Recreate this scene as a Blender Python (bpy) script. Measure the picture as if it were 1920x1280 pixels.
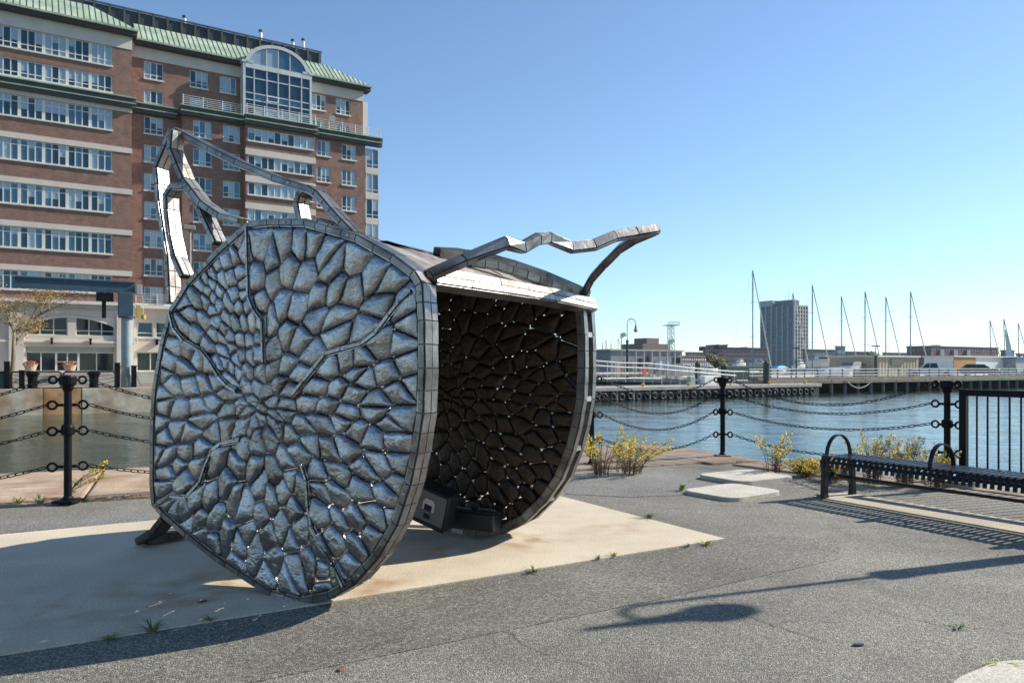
import bpy, math, random
import numpy as np
from mathutils import Vector, Matrix, noise

for o in list(bpy.data.objects):
    bpy.data.objects.remove(o)
S = bpy.context.scene
COL = S.collection
R = random.Random(7)
rad = math.radians

# ------------------------------------------------------------------ camera, sky, sun
EYE = 1.45
FPX, CXP, HYP = 1430.0, 960.0, 688.0
SUN_AZ, SUN_EL = 70.0, 34.0

cam = bpy.data.cameras.new('camera')
cam_o = bpy.data.objects.new('camera', cam)
COL.objects.link(cam_o)
cam_o.location = (0, 0, EYE)
cam_o.rotation_euler = (rad(90), 0, 0)
cam.sensor_width = 36.0
cam.lens = FPX / 1920 * 36.0
cam.shift_y = (HYP - 640) / 1920
cam.clip_start = 0.05
cam.clip_end = 6000
cam.dof.use_dof = True
cam.dof.focus_distance = 6.0
cam.dof.aperture_fstop = 5.0
S.camera = cam_o

wd = bpy.data.worlds.new('World')
S.world = wd
wd.use_nodes = True
wn = wd.node_tree.nodes
wl = wd.node_tree.links
bg = wn['Background']
sky = wn.new('ShaderNodeTexSky')
sky.sky_type = 'NISHITA'
sky.sun_disc = False
sky.sun_elevation = rad(SUN_EL)
sky.sun_rotation = rad(SUN_AZ)
sky.altitude = 0
sky.air_density = 1.0
sky.dust_density = 0.1
sky.ozone_density = 5.0
tint = wn.new('ShaderNodeVectorMath')
tint.operation = 'MULTIPLY'
tint.inputs[1].default_value = (0.88, 0.995, 1.02)
wl.new(sky.outputs[0], tint.inputs[0])
hs = wn.new('ShaderNodeHueSaturation')
hs.inputs['Saturation'].default_value = 0.92
wl.new(tint.outputs[0], hs.inputs['Color'])
wl.new(hs.outputs[0], bg.inputs[0])
bg.inputs[1].default_value = 0.112

sun = bpy.data.lights.new('sun', 'SUN')
sun.energy = 5.0
sun.angle = rad(0.53)
sun.color = (1.0, 0.94, 0.84)
sun_o = bpy.data.objects.new('sun', sun)
COL.objects.link(sun_o)
SUNV = Vector((math.sin(rad(SUN_AZ)) * math.cos(rad(SUN_EL)), math.cos(rad(SUN_AZ)) * math.cos(rad(SUN_EL)), math.sin(rad(SUN_EL))))
sun_o.rotation_euler = SUNV.to_track_quat('Z', 'Y').to_euler()
sun_o.location = (30, 20, 40)

S.view_settings.view_transform = 'Standard'
S.view_settings.look = 'None'
S.view_settings.exposure = 0.64
S.view_settings.gamma = 1.0

# ------------------------------------------------------------------ helpers
def at(px, py, Y):
    return Vector(((px - CXP) / FPX * Y, Y, EYE + (HYP - py) / FPX * Y))

def gnd(px, py, z=0.0):
    return at(px, py, (EYE - z) * FPX / (py - HYP))

def link(o, parent=None):
    COL.objects.link(o)
    if parent is not None:
        o.parent = parent
    return o

def tag(o, label, cat, group=None):
    o['label'] = label
    o['category'] = cat
    if group:
        o['group'] = group
    return o

def empty(name, loc=(0, 0, 0), rz=0.0, label=None, cat=None, group=None):
    o = bpy.data.objects.new(name, None)
    o.empty_display_size = 0.2
    o.location = loc
    o.rotation_euler = (0, 0, rz)
    link(o)
    if label:
        tag(o, label, cat, group)
    return o

def sub_empty(name, parent):
    o = bpy.data.objects.new(name, None)
    o.empty_display_size = 0.1
    return link(o, parent)

def kind(o, k):
    o['kind'] = k
    return o

class MB:
    def __init__(s):
        s.v = []
        s.f = []
    def quad(s, a, b, c, d):
        n = len(s.v)
        s.v += [tuple(a), tuple(b), tuple(c), tuple(d)]
        s.f.append((n, n + 1, n + 2, n + 3))
        return s
    def tri(s, a, b, c):
        n = len(s.v)
        s.v += [tuple(a), tuple(b), tuple(c)]
        s.f.append((n, n + 1, n + 2))
        return s
    def obox(s, c, ax, ay, az):
        c, ax, ay, az = Vector(c), Vector(ax), Vector(ay), Vector(az)
        n = len(s.v)
        for k in (-1, 1):
            for j in (-1, 1):
                for i in (-1, 1):
                    s.v.append(tuple(c + ax * i + ay * j + az * k))
        s.f += [(n, n + 2, n + 3, n + 1), (n + 4, n + 5, n + 7, n + 6), (n, n + 1, n + 5, n + 4),
                (n + 2, n + 6, n + 7, n + 3), (n, n + 4, n + 6, n + 2), (n + 1, n + 3, n + 7, n + 5)]
        return s
    def box(s, x0, x1, y0, y1, z0, z1):
        return s.obox(((x0 + x1) / 2, (y0 + y1) / 2, (z0 + z1) / 2), ((x1 - x0) / 2, 0, 0), (0, (y1 - y0) / 2, 0), (0, 0, (z1 - z0) / 2))
    def bar(s, a, b, w, h, up=(0, 0, 1)):
        a, b = Vector(a), Vector(b)
        t = (b - a)
        L = t.length
        t.normalize()
        sd = t.cross(Vector(up))
        if sd.length < 1e-4:
            sd = t.cross(Vector((1, 0, 0)))
        sd.normalize()
        u2 = sd.cross(t)
        return s.obox((a + b) / 2, t * (L / 2), sd * (w / 2), u2 * (h / 2))
    def tube(s, pts, r, n=8, cap=True, closed=False):
        pts = [Vector(p) for p in pts]
        m = len(pts)
        rs = r if isinstance(r, (list, tuple)) else [r] * m
        base = len(s.v)
        ref = None
        for i, p in enumerate(pts):
            if closed:
                t = pts[(i + 1) % m] - pts[i - 1]
            else:
                t = pts[min(i + 1, m - 1)] - pts[max(i - 1, 0)]
            t.normalize()
            if ref is None:
                ref = t.orthogonal().normalized()
            ref = (ref - t * ref.dot(t))
            if ref.length < 1e-6:
                ref = t.orthogonal()
            ref.normalize()
            b2 = t.cross(ref)
            for k in range(n):
                a = 2 * math.pi * k / n
                s.v.append(tuple(p + (ref * math.cos(a) + b2 * math.sin(a)) * rs[i]))
        for i in range(m if closed else m - 1):
            i2 = (i + 1) % m
            for k in range(n):
                k2 = (k + 1) % n
                s.f.append((base + i * n + k, base + i * n + k2, base + i2 * n + k2, base + i2 * n + k))
        if cap and not closed:
            s.f.append(tuple(base + k for k in reversed(range(n))))
            s.f.append(tuple(base + (m - 1) * n + k for k in range(n)))
        return s
    def lathe(s, prof, c=(0, 0, 0), n=16):
        c = Vector(c)
        base = len(s.v)
        for r, z in prof:
            for k in range(n):
                a = 2 * math.pi * k / n
                s.v.append((c.x + r * math.cos(a), c.y + r * math.sin(a), c.z + z))
        for i in range(len(prof) - 1):
            for k in range(n):
                k2 = (k + 1) % n
                s.f.append((base + i * n + k, base + i * n + k2, base + (i + 1) * n + k2, base + (i + 1) * n + k))
        s.f.append(tuple(base + k for k in reversed(range(n))))
        s.f.append(tuple(base + (len(prof) - 1) * n + k for k in range(n)))
        return s
    def prism(s, poly, fn0, fn1):
        n = len(s.v)
        m = len(poly)
        s.v += [tuple(fn0(p)) for p in poly] + [tuple(fn1(p)) for p in poly]
        s.f.append(tuple(range(n + m - 1, n - 1, -1)))
        s.f.append(tuple(range(n + m, n + 2 * m)))
        for i in range(m):
            j = (i + 1) % m
            s.f.append((n + i, n + j, n + m + j, n + m + i))
        return s
    def mesh(s, name, mat=None, smooth=False):
        me = bpy.data.meshes.new(name)
        me.from_pydata(s.v, [], s.f)
        me.update()
        if mat:
            me.materials.append(mat)
        if smooth:
            me.shade_smooth()
        return me
    def build(s, name, mat, parent=None, smooth=False, bevel=0.0, fix=False):
        me = s.mesh(name, mat, smooth)
        if fix or bevel:
            import bmesh
            bm = bmesh.new()
            bm.from_mesh(me)
            bmesh.ops.recalc_face_normals(bm, faces=bm.faces)
            bm.to_mesh(me)
            bm.free()
        o = bpy.data.objects.new(name, me)
        if bevel:
            md = o.modifiers.new('bevel', 'BEVEL')
            md.width = bevel
            md.segments = 2
            md.limit_method = 'ANGLE'
        return link(o, parent)

def inst(name, me, parent, loc=(0, 0, 0), rot=None, scale=None):
    o = bpy.data.objects.new(name, me)
    o.location = loc
    if rot is not None:
        o.rotation_euler = rot
    if scale is not None:
        o.scale = scale
    return link(o, parent)

# ------------------------------------------------------------------ materials
def M(name, col, rough=0.6, metal=0.0, var=0.12, scale=2.0, bump=0.0, bscale=30.0, col2=None, mixscale=None, spec=0.5, mixlo=0.45, mixhi=0.65, coat=0.0, stretch=None):
    m = bpy.data.materials.new(name)
    m.use_nodes = True
    nt = m.node_tree
    N, L = nt.nodes, nt.links
    b = N['Principled BSDF']
    b.inputs['Roughness'].default_value = rough
    b.inputs['Metallic'].default_value = metal
    b.inputs['Specular IOR Level'].default_value = spec
    b.inputs['Coat Weight'].default_value = coat
    tc = N.new('ShaderNodeTexCoord')
    src = tc.outputs['Object']
    if stretch:
        mp = N.new('ShaderNodeMapping')
        mp.inputs['Scale'].default_value = stretch
        L.new(src, mp.inputs[0])
        src = mp.outputs[0]
    no = N.new('ShaderNodeTexNoise')
    no.inputs['Scale'].default_value = scale
    no.inputs['Detail'].default_value = 6
    L.new(src, no.inputs['Vector'])
    mr = N.new('ShaderNodeMapRange')
    mr.inputs[1].default_value = 0.3
    mr.inputs[2].default_value = 0.7
    mr.inputs[3].default_value = 1 - var
    mr.inputs[4].default_value = 1 + var
    L.new(no.outputs[0], mr.inputs[0])
    cur = None
    if col2 is not None:
        n2 = N.new('ShaderNodeTexNoise')
        n2.inputs['Scale'].default_value = mixscale or scale * 0.5
        n2.inputs['Detail'].default_value = 8
        n2.inputs['Roughness'].default_value = 0.65
        L.new(src, n2.inputs['Vector'])
        r2 = N.new('ShaderNodeMapRange')
        r2.inputs[1].default_value = mixlo
        r2.inputs[2].default_value = mixhi
        L.new(n2.outputs[0], r2.inputs[0])
        mx = N.new('ShaderNodeMix')
        mx.data_type = 'RGBA'
        mx.inputs[6].default_value = (*col, 1)
        mx.inputs[7].default_value = (*col2, 1)
        L.new(r2.outputs[0], mx.inputs[0])
        cur = mx.outputs[2]
    mul = N.new('ShaderNodeVectorMath')
    mul.operation = 'SCALE'
    if cur:
        L.new(cur, mul.inputs[0])
    else:
        mul.inputs[0].default_value = col
    L.new(mr.outputs[0], mul.inputs['Scale'])
    L.new(mul.outputs[0], b.inputs['Base Color'])
    if bump:
        nb = N.new('ShaderNodeTexNoise')
        nb.inputs['Scale'].default_value = bscale
        nb.inputs['Detail'].default_value = 5
        L.new(src, nb.inputs['Vector'])
        bp = N.new('ShaderNodeBump')
        bp.inputs['Strength'].default_value = bump
        bp.inputs['Distance'].default_value = 0.02
        L.new(nb.outputs[0], bp.inputs['Height'])
        L.new(bp.outputs[0], b.inputs['Normal'])
    return m

def asphalt_mat(name, lo, hi, scale, tint=(1, 0.935, 0.77)):
    m = bpy.data.materials.new(name)
    m.use_nodes = True
    N, L = m.node_tree.nodes, m.node_tree.links
    b = N['Principled BSDF']
    b.inputs['Roughness'].default_value = 0.85
    b.inputs['Specular IOR Level'].default_value = 0.3
    tc = N.new('ShaderNodeTexCoord')
    vo = N.new('ShaderNodeTexVoronoi')
    vo.inputs['Scale'].default_value = scale
    L.new(tc.outputs['Object'], vo.inputs['Vector'])
    sep = N.new('ShaderNodeSeparateColor')
    L.new(vo.outputs['Color'], sep.inputs[0])
    cr = N.new('ShaderNodeValToRGB')
    e = cr.color_ramp.elements
    e[0].position = 0.0
    e[0].color = (lo * 0.55 * tint[0], lo * 0.55 * tint[1], lo * 0.55 * tint[2], 1)
    e[1].position = 1.0
    e[1].color = (hi * 1.75 * tint[0], hi * 1.75 * tint[1], hi * 1.75 * tint[2], 1)
    for p, v in ((0.3, lo), (0.75, hi)):
        k = e.new(p)
        k.color = (v * tint[0], v * tint[1], v * tint[2], 1)
    L.new(sep.outputs[0], cr.inputs[0])
    no = N.new('ShaderNodeTexNoise')
    no.inputs['Scale'].default_value = 0.55
    no.inputs['Detail'].default_value = 8
    no.inputs['Roughness'].default_value = 0.6
    L.new(tc.outputs['Object'], no.inputs['Vector'])
    mr = N.new('ShaderNodeMapRange')
    mr.inputs[1].default_value = 0.3
    mr.inputs[2].default_value = 0.7
    mr.inputs[3].default_value = 0.66
    mr.inputs[4].default_value = 1.3
    L.new(no.outputs[0], mr.inputs[0])
    sc = N.new('ShaderNodeVectorMath')
    sc.operation = 'SCALE'
    L.new(cr.outputs[0], sc.inputs[0])
    L.new(mr.outputs[0], sc.inputs['Scale'])
    L.new(sc.outputs[0], b.inputs['Base Color'])
    bp = N.new('ShaderNodeBump')
    bp.inputs['Strength'].default_value = 0.9
    bp.inputs['Distance'].default_value = 0.006
    L.new(vo.outputs['Distance'], bp.inputs['Height'])
    bp.invert = True
    L.new(bp.outputs[0], b.inputs['Normal'])
    return m

def brick_mat(name):
    m = bpy.data.materials.new(name)
    m.use_nodes = True
    N, L = m.node_tree.nodes, m.node_tree.links
    b = N['Principled BSDF']
    b.inputs['Roughness'].default_value = 0.85
    tc = N.new('ShaderNodeTexCoord')
    sp = N.new('ShaderNodeSeparateXYZ')
    L.new(tc.outputs['Object'], sp.inputs[0])
    cb = N.new('ShaderNodeCombineXYZ')
    ad = N.new('ShaderNodeMath')
    ad.operation = 'ADD'
    L.new(sp.outputs[0], ad.inputs[0])
    L.new(sp.outputs[1], ad.inputs[1])
    L.new(ad.outputs[0], cb.inputs[0])
    L.new(sp.outputs[2], cb.inputs[1])
    bt = N.new('ShaderNodeTexBrick')
    bt.inputs['Color1'].default_value = (0.255, 0.122, 0.082, 1)
    bt.inputs['Color2'].default_value = (0.165, 0.08, 0.057, 1)
    bt.inputs['Mortar'].default_value = (0.27, 0.19, 0.15, 1)
    bt.inputs['Scale'].default_value = 1.0
    bt.inputs['Brick Width'].default_value = 0.26
    bt.inputs['Row Height'].default_value = 0.085
    bt.inputs['Mortar Size'].default_value = 0.012
    L.new(cb.outputs[0], bt.inputs['Vector'])
    no = N.new('ShaderNodeTexNoise')
    no.inputs['Scale'].default_value = 0.6
    no.inputs['Detail'].default_value = 8
    L.new(tc.outputs['Object'], no.inputs['Vector'])
    mr = N.new('ShaderNodeMapRange')
    mr.inputs[1].default_value = 0.3
    mr.inputs[2].default_value = 0.7
    no.inputs['Scale'].default_value = 1.6
    no.inputs['Roughness'].default_value = 0.75
    mr.inputs[3].default_value = 0.68
    mr.inputs[4].default_value = 1.32
    L.new(no.outputs[0], mr.inputs[0])
    sc = N.new('ShaderNodeVectorMath')
    sc.operation = 'SCALE'
    L.new(bt.outputs[0], sc.inputs[0])
    L.new(mr.outputs[0], sc.inputs['Scale'])
    L.new(sc.outputs[0], b.inputs['Base Color'])
    return m

def water_mat():
    m = bpy.data.materials.new('harbour_water')
    m.use_nodes = True
    N, L = m.node_tree.nodes, m.node_tree.links
    b = N['Principled BSDF']
    b.inputs['Base Color'].default_value = (0.018, 0.042, 0.03, 1)
    b.inputs['Roughness'].default_value = 0.06
    b.inputs['IOR'].default_value = 1.333
    b.inputs['Specular IOR Level'].default_value = 0.5
    tc = N.new('ShaderNodeTexCoord')
    mp = N.new('ShaderNodeMapping')
    mp.inputs['Rotation'].default_value = (0, 0, rad(20))
    mp.inputs['Scale'].default_value = (0.8, 1.7, 1)
    L.new(tc.outputs['Object'], mp.inputs[0])
    n1 = N.new('ShaderNodeTexNoise')
    n1.inputs['Scale'].default_value = 1.7
    n1.inputs['Detail'].default_value = 6
    n1.inputs['Roughness'].default_value = 0.55
    n1.inputs['Distortion'].default_value = 0.6
    L.new(mp.outputs[0], n1.inputs['Vector'])
    bp = N.new('ShaderNodeBump')
    bp.inputs['Strength'].default_value = 0.22
    bp.inputs['Distance'].default_value = 0.12
    L.new(n1.outputs[0], bp.inputs['Height'])
    L.new(bp.outputs[0], b.inputs['Normal'])
    return m

def glass_mat(name, col, rough=0.06, metal=0.55):
    m = bpy.data.materials.new(name)
    m.use_nodes = True
    b = m.node_tree.nodes['Principled BSDF']
    b.inputs['Base Color'].default_value = (*col, 1)
    b.inputs['Roughness'].default_value = rough
    b.inputs['Metallic'].default_value = metal
    return m

def steel_mat(name, col, col2, rough, bscale, bstr, var=0.25, metal=0.9, dist=0.02):
    m = M(name, col, rough, metal, var, 3.0, 0, col2=col2, mixscale=5.0)
    N, L = m.node_tree.nodes, m.node_tree.links
    b = N['Principled BSDF']
    tc = N.new('ShaderNodeTexCoord')
    oi = N.new('ShaderNodeObjectInfo')
    ad = N.new('ShaderNodeVectorMath')
    ad.operation = 'ADD'
    L.new(tc.outputs['Object'], ad.inputs[0])
    ml = N.new('ShaderNodeMath')
    ml.operation = 'MULTIPLY'
    ml.inputs[1].default_value = 37.0
    L.new(oi.outputs['Random'], ml.inputs[0])
    L.new(ml.outputs[0], ad.inputs[1])
    for nd in list(N):
        if nd.bl_idname == 'ShaderNodeTexNoise':
            for lk in list(nd.inputs['Vector'].links):
                L.remove(lk)
            L.new(ad.outputs[0], nd.inputs['Vector'])
    n1 = N.new('ShaderNodeTexNoise')
    n1.inputs['Scale'].default_value = bscale
    n1.inputs['Detail'].default_value = 4
    n1.inputs['Roughness'].default_value = 0.6
    L.new(ad.outputs[0], n1.inputs['Vector'])
    bp = N.new('ShaderNodeBump')
    bp.inputs['Strength'].default_value = bstr
    bp.inputs['Distance'].default_value = dist
    L.new(n1.outputs[0], bp.inputs['Height'])
    L.new(bp.outputs[0], b.inputs['Normal'])
    n2 = N.new('ShaderNodeTexNoise')
    n2.inputs['Scale'].default_value = 9.0
    n2.inputs['Detail'].default_value = 5
    L.new(ad.outputs[0], n2.inputs['Vector'])
    mr = N.new('ShaderNodeMapRange')
    mr.inputs[3].default_value = rough - 0.12
    mr.inputs[4].default_value = rough + 0.14
    L.new(n2.outputs[0], mr.inputs[0])
    L.new(mr.outputs[0], b.inputs['Roughness'])
    return m

ASPH = asphalt_mat('asphalt', 0.165, 0.255, 150)
ASPH3 = asphalt_mat('asphalt_patch', 0.125, 0.21, 120)
ASPH2 = asphalt_mat('asphalt_fine', 0.16, 0.25, 150, (1, 0.95, 0.86))
SLAB = M('slab_concrete', (0.56, 0.48, 0.355), 0.9, 0, 0.10, 1.4, 0.25, 160, col2=(0.48, 0.39, 0.27), mixscale=0.9, mixlo=0.5, mixhi=0.72)
def add_stains(m, pts, col):
    N, L = m.node_tree.nodes, m.node_tree.links
    b = N['Principled BSDF']
    src = b.inputs['Base Color'].links[0].from_socket
    tc = N.new('ShaderNodeTexCoord')
    no = N.new('ShaderNodeTexNoise')
    no.inputs['Scale'].default_value = 4.0
    no.inputs['Detail'].default_value = 7
    L.new(tc.outputs['Object'], no.inputs['Vector'])
    for (x, y, r, k) in pts:
        d = N.new('ShaderNodeVectorMath')
        d.operation = 'DISTANCE'
        d.inputs[1].default_value = (x, y, 0.0)
        L.new(tc.outputs['Object'], d.inputs[0])
        mr = N.new('ShaderNodeMapRange')
        mr.inputs[1].default_value = 0.0
        mr.inputs[2].default_value = r
        mr.inputs[3].default_value = 1.0
        mr.inputs[4].default_value = 0.0
        L.new(d.outputs['Value'], mr.inputs[0])
        ml = N.new('ShaderNodeMath')
        ml.operation = 'MULTIPLY'
        L.new(mr.outputs[0], ml.inputs[0])
        m2 = N.new('ShaderNodeMapRange')
        m2.inputs[1].default_value = 0.42
        m2.inputs[2].default_value = 0.68
        m2.inputs[4].default_value = k
        L.new(no.outputs[0], m2.inputs[0])
        L.new(m2.outputs[0], ml.inputs[1])
        mx = N.new('ShaderNodeMix')
        mx.data_type = 'RGBA'
        L.new(ml.outputs[0], mx.inputs[0])
        L.new(src, mx.inputs[6])
        mx.inputs[7].default_value = (*col, 1)
        src = mx.outputs[2]
    L.new(src, b.inputs['Base Color'])
def add_speck(m, scale, lo, hi):
    N, L = m.node_tree.nodes, m.node_tree.links
    b = N['Principled BSDF']
    src = b.inputs['Base Color'].links[0].from_socket
    tc = N.new('ShaderNodeTexCoord')
    no = N.new('ShaderNodeTexNoise')
    no.inputs['Scale'].default_value = scale
    no.inputs['Detail'].default_value = 3
    L.new(tc.outputs['Object'], no.inputs['Vector'])
    mr = N.new('ShaderNodeMapRange')
    mr.inputs[1].default_value = 0.33
    mr.inputs[2].default_value = 0.62
    mr.inputs[3].default_value = lo
    mr.inputs[4].default_value = hi
    L.new(no.outputs[0], mr.inputs[0])
    sc = N.new('ShaderNodeVectorMath')
    sc.operation = 'SCALE'
    L.new(src, sc.inputs[0])
    L.new(mr.outputs[0], sc.inputs['Scale'])
    L.new(sc.outputs[0], b.inputs['Base Color'])
add_stains(ASPH, [(2.2, 5.0, .9, .5), (3.4, 6.6, 1.0, .45), (.4, 3.4, .8, .5), (1.4, 7.6, 1.2, .4), (3.0, 4.2, .5, .6), (-1.2, 3.0, .8, .4)], (.07, .065, .055))
add_speck(SLAB, 70, 0.78, 1.06)
add_stains(SLAB, [(-0.95, 5.1, .5, 1.0), (0.05, 6.35, .6, .9), (-1.9, 5.0, .7, .8), (-2.6, 4.6, .9, .6), (-.5, 5.9, .5, .7), (.9, 6.8, .5, .5)], (0.27, 0.12, 0.03))
PLATE = M('plate_concrete', (0.50, 0.46, 0.38), 0.9, 0, 0.12, 3, 0.2, 120)
STRIP = M('strip_concrete', (0.42, 0.36, 0.27), 0.9, 0, 0.15, 2, 0.25, 120)
GRAN = M('granite', (0.43, 0.32, 0.215), 0.85, 0, 0.25, 2.2, 0.5, 45, col2=(0.31, 0.19, 0.11), mixscale=1.3)
GRAN2 = M('granite_brown', (0.27, 0.21, 0.15), 0.85, 0, 0.25, 2.5, 0.5, 45, col2=(0.20, 0.12, 0.07), mixscale=1.6)
for m_ in (PLATE, STRIP, GRAN, GRAN2):
    add_speck(m_, 80, 0.68, 1.1)
GRANG = M('granite_grey', (0.46, 0.39, 0.29), 0.85, 0, 0.3, 1.5, 0.4, 30, col2=(0.33, 0.20, 0.10), mixscale=0.5)
GRANR = M('granite_rusty', (0.40, 0.24, 0.11), 0.85, 0, 0.3, 1.5, 0.4, 30, col2=(0.28, 0.13, 0.05), mixscale=0.8)
WATER = water_mat()
BRICK = brick_mat('brick')
LIME = M('limestone', (0.60, 0.53, 0.45), 0.8, 0, 0.08, 0.8, 0.05, 20)
LIME2 = M('pale_stone_trim', (0.68, 0.63, 0.54), 0.75, 0, 0.06, 0.8)
COPPER = M('green_copper', (0.28, 0.36, 0.26), 0.75, 0, 0.15, 1.0, col2=(0.36, 0.43, 0.33), mixscale=0.5)
COPPERD = M('dark_copper', (0.05, 0.057, 0.05), 0.6, 0, 0.2, 1.0)
SOFFIT = M('dark_soffit', (0.045, 0.035, 0.032), 0.7, 0, 0.2, 1.0)
LOUV = M('louvre_metal', (0.035, 0.045, 0.05), 0.55, 0.2, 0.2, 1.0)
FRAME = M('cream_frame', (0.66, 0.63, 0.54), 0.5, 0, 0.05, 1.0)
GL_D = glass_mat('glass_dark', (0.035, 0.075, 0.10))
GL_M = glass_mat('glass_blue', (0.085, 0.16, 0.20), 0.08)
GL_B = glass_mat('glass_with_blind', (0.33, 0.40, 0.43), 0.14, 0.35)
GL_X = glass_mat('glass_black', (0.02, 0.028, 0.035), 0.05, 0.2)
WHITE = M('white_paint', (0.72, 0.71, 0.67), 0.5, 0, 0.06, 2.0)
STONE = steel_mat('hammered_steel', (0.39, 0.40, 0.415), (0.27, 0.25, 0.23), 0.235, 36, 0.34, metal=1.0, dist=0.03)
NODULE = steel_mat('molten_steel', (0.50, 0.50, 0.50), (0.33, 0.31, 0.28), 0.25, 36, 0.5, metal=1.0, dist=0.04)
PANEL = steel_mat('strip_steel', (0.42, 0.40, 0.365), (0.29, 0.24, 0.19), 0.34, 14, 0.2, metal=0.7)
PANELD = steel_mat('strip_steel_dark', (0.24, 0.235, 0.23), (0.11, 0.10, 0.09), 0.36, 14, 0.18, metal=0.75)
CORE = steel_mat('beam_core', (0.10, 0.085, 0.07), (0.05, 0.035, 0.025), 0.5, 20, 0.3)
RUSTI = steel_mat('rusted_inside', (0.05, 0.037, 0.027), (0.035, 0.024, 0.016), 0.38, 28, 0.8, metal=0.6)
SHELLM = steel_mat('weathered_sheet', (0.42, 0.37, 0.31), (0.22, 0.16, 0.11), 0.5, 10, 0.5, metal=0.6)
IRON = M('black_iron', (0.006, 0.006, 0.0075), 0.45, 0.0, 0.3, 6.0, 0.15, 60, spec=0.14)
BENCHM = M('bench_black', (0.007, 0.007, 0.009), 0.38, 0.0, 0.2, 6.0, 0.05, 60, spec=0.3)
BOXM = M('box_black', (0.018, 0.019, 0.022), 0.4, 0, 0.3, 5)
BOXG = M('box_grey', (0.16, 0.155, 0.15), 0.6, 0, 0.1, 5)
BOXW = M('sticker_white', (0.6, 0.58, 0.53), 0.6, 0, 0.05, 5)
BLUE = M('blue_steel', (0.03, 0.065, 0.095), 0.5, 0.0, 0.25, 1.5, 0.1, 10)
BLUEP = M('faded_blue_paint', (0.30, 0.335, 0.34), 0.55, 0.0, 0.2, 1.5)
YEL = M('yellow_paint', (0.60, 0.36, 0.03), 0.5)
WOODP = M('weathered_wood', (0.24, 0.20, 0.15), 0.9, 0, 0.25, 2.0, col2=(0.15, 0.12, 0.09))
WOODG = M('green_timber', (0.17, 0.22, 0.14), 0.9, 0, 0.25, 2.0)
PILE = M('dark_pile', (0.05, 0.055, 0.055), 0.85, 0, 0.3, 2.0)
RUB = M('tyre_rubber', (0.012, 0.012, 0.013), 0.7, 0, 0.3, 3.0)
CONC = M('pale_concrete', (0.36, 0.34, 0.29), 0.85, 0, 0.2, 1.0)
BRKPAV = M('brick_paving', (0.27, 0.14, 0.10), 0.9, 0, 0.15, 2.0)
# ------------------------------------------------------------------ ground, quay, water
WZ = -1.65
UAZ = rad(57.7)
UV = Vector((math.sin(UAZ), math.cos(UAZ), 0))       # the direction all quays and buildings here follow
NV = Vector((-UV.y, UV.x, 0))                         # away from the viewer
URZ = math.atan2(UV.y, UV.x)

edge = [(-43, -6), (-6.79, 10.1), (2.48, 14.2), (3.19, 13.1), (3.81, 11.65), (5.65, 9.17), (27, -25), (27, -32), (-43, -32)]
plaza = MB().prism(edge, lambda p: (p[0], p[1], -4), lambda p: (p[0], p[1], 0)).build('plaza', ASPH, fix=True)
kind(plaza, 'structure')

def sheet(name, pts, z, mat, parent):
    return MB().prism(pts, lambda p: (p[0], p[1], -0.05), lambda p: (p[0], p[1], z)).build(name, mat, parent, fix=True)

def gp(*a):
    return [tuple(gnd(x, y)[:2]) for x, y in a]

sheet('fine_asphalt', gp((1060, 926), (1180, 932), (1290, 928), (1380, 912), (1440, 893), (1400, 880), (1215, 888), (1060, 896)), 0.004, ASPH2, plaza)
sheet('fine_asphalt', gp((0, 1001), (285, 976), (285, 962), (0, 982)), 0.004, ASPH2, plaza)
SC = Vector((1.79, 6.4, 0))
sheet('asphalt_patch', [(2.75, 6.35), (2.45, 5.75), (.9, 4.75), (-1.2, 3.5), (-4.0, 1.7), (-6.5, 1.2), (-6.5, 1.6), (1.79, 6.42), (2.3, 6.6)], 0.0045, ASPH3, plaza)
e1 = Vector((-0.86, -0.51, 0)).normalized()
e2 = Vector((-0.51, 0.86, 0)).normalized()
sl = [SC, SC + e1 * 12, SC + e1 * 12 + e2 * 3.29, SC + e2 * 3.29]
kind(sheet('slab', [(p.x, p.y) for p in sl], 0.014, SLAB, None), 'structure')
b1 = Vector((0.5, -0.866, 0))
st = [Vector((3.36, 8.53, 0)), Vector((3.36, 8.53, 0)) + b1 * 7, Vector((3.83, 8.8, 0)) + b1 * 7, Vector((3.83, 8.8, 0))]
kind(sheet('concrete_strip', [(p.x, p.y) for p in st], 0.01, STRIP, None), 'structure')

def rrect(w, d, r, n=6):
    pts = []
    for cx, cy, a0 in ((w / 2 - r, d / 2 - r, 0), (-w / 2 + r, d / 2 - r, 90), (-w / 2 + r, -d / 2 + r, 180), (w / 2 - r, -d / 2 + r, 270)):
        for k in range(n + 1):
            a = rad(a0 + 90 * k / n)
            pts.append((cx + r * math.cos(a), cy + r * math.sin(a)))
    return pts

def plate(name, loc, rz, w, d, r, h, label):
    o = MB().prism(rrect(w, d, r), lambda p: (p[0], p[1], -0.02), lambda p: (p[0], p[1], h)).build(name, PLATE, None, bevel=0.006)
    o.location = loc
    o.rotation_euler = (0, 0, rz)
    tag(o, label, 'slab')
    return o
plate('utility_slab', (2.52, 8.72, 0), URZ + 0.05, 0.92, 0.74, 0.16, 0.045, 'pale rounded concrete cover slab nearer the sculpture, beside a green weed')
plate('utility_slab', (3.02, 9.85, 0), URZ - 0.02, 1.0, 0.8, 0.16, 0.06, 'pale rounded concrete cover slab farther back, towards the chain fence')
plate('utility_slab', (2.46, 3.2, 0), URZ, 0.98, 0.98, 0.36, 0.02, 'pale rounded concrete slab cut off by the bottom right corner')

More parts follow.
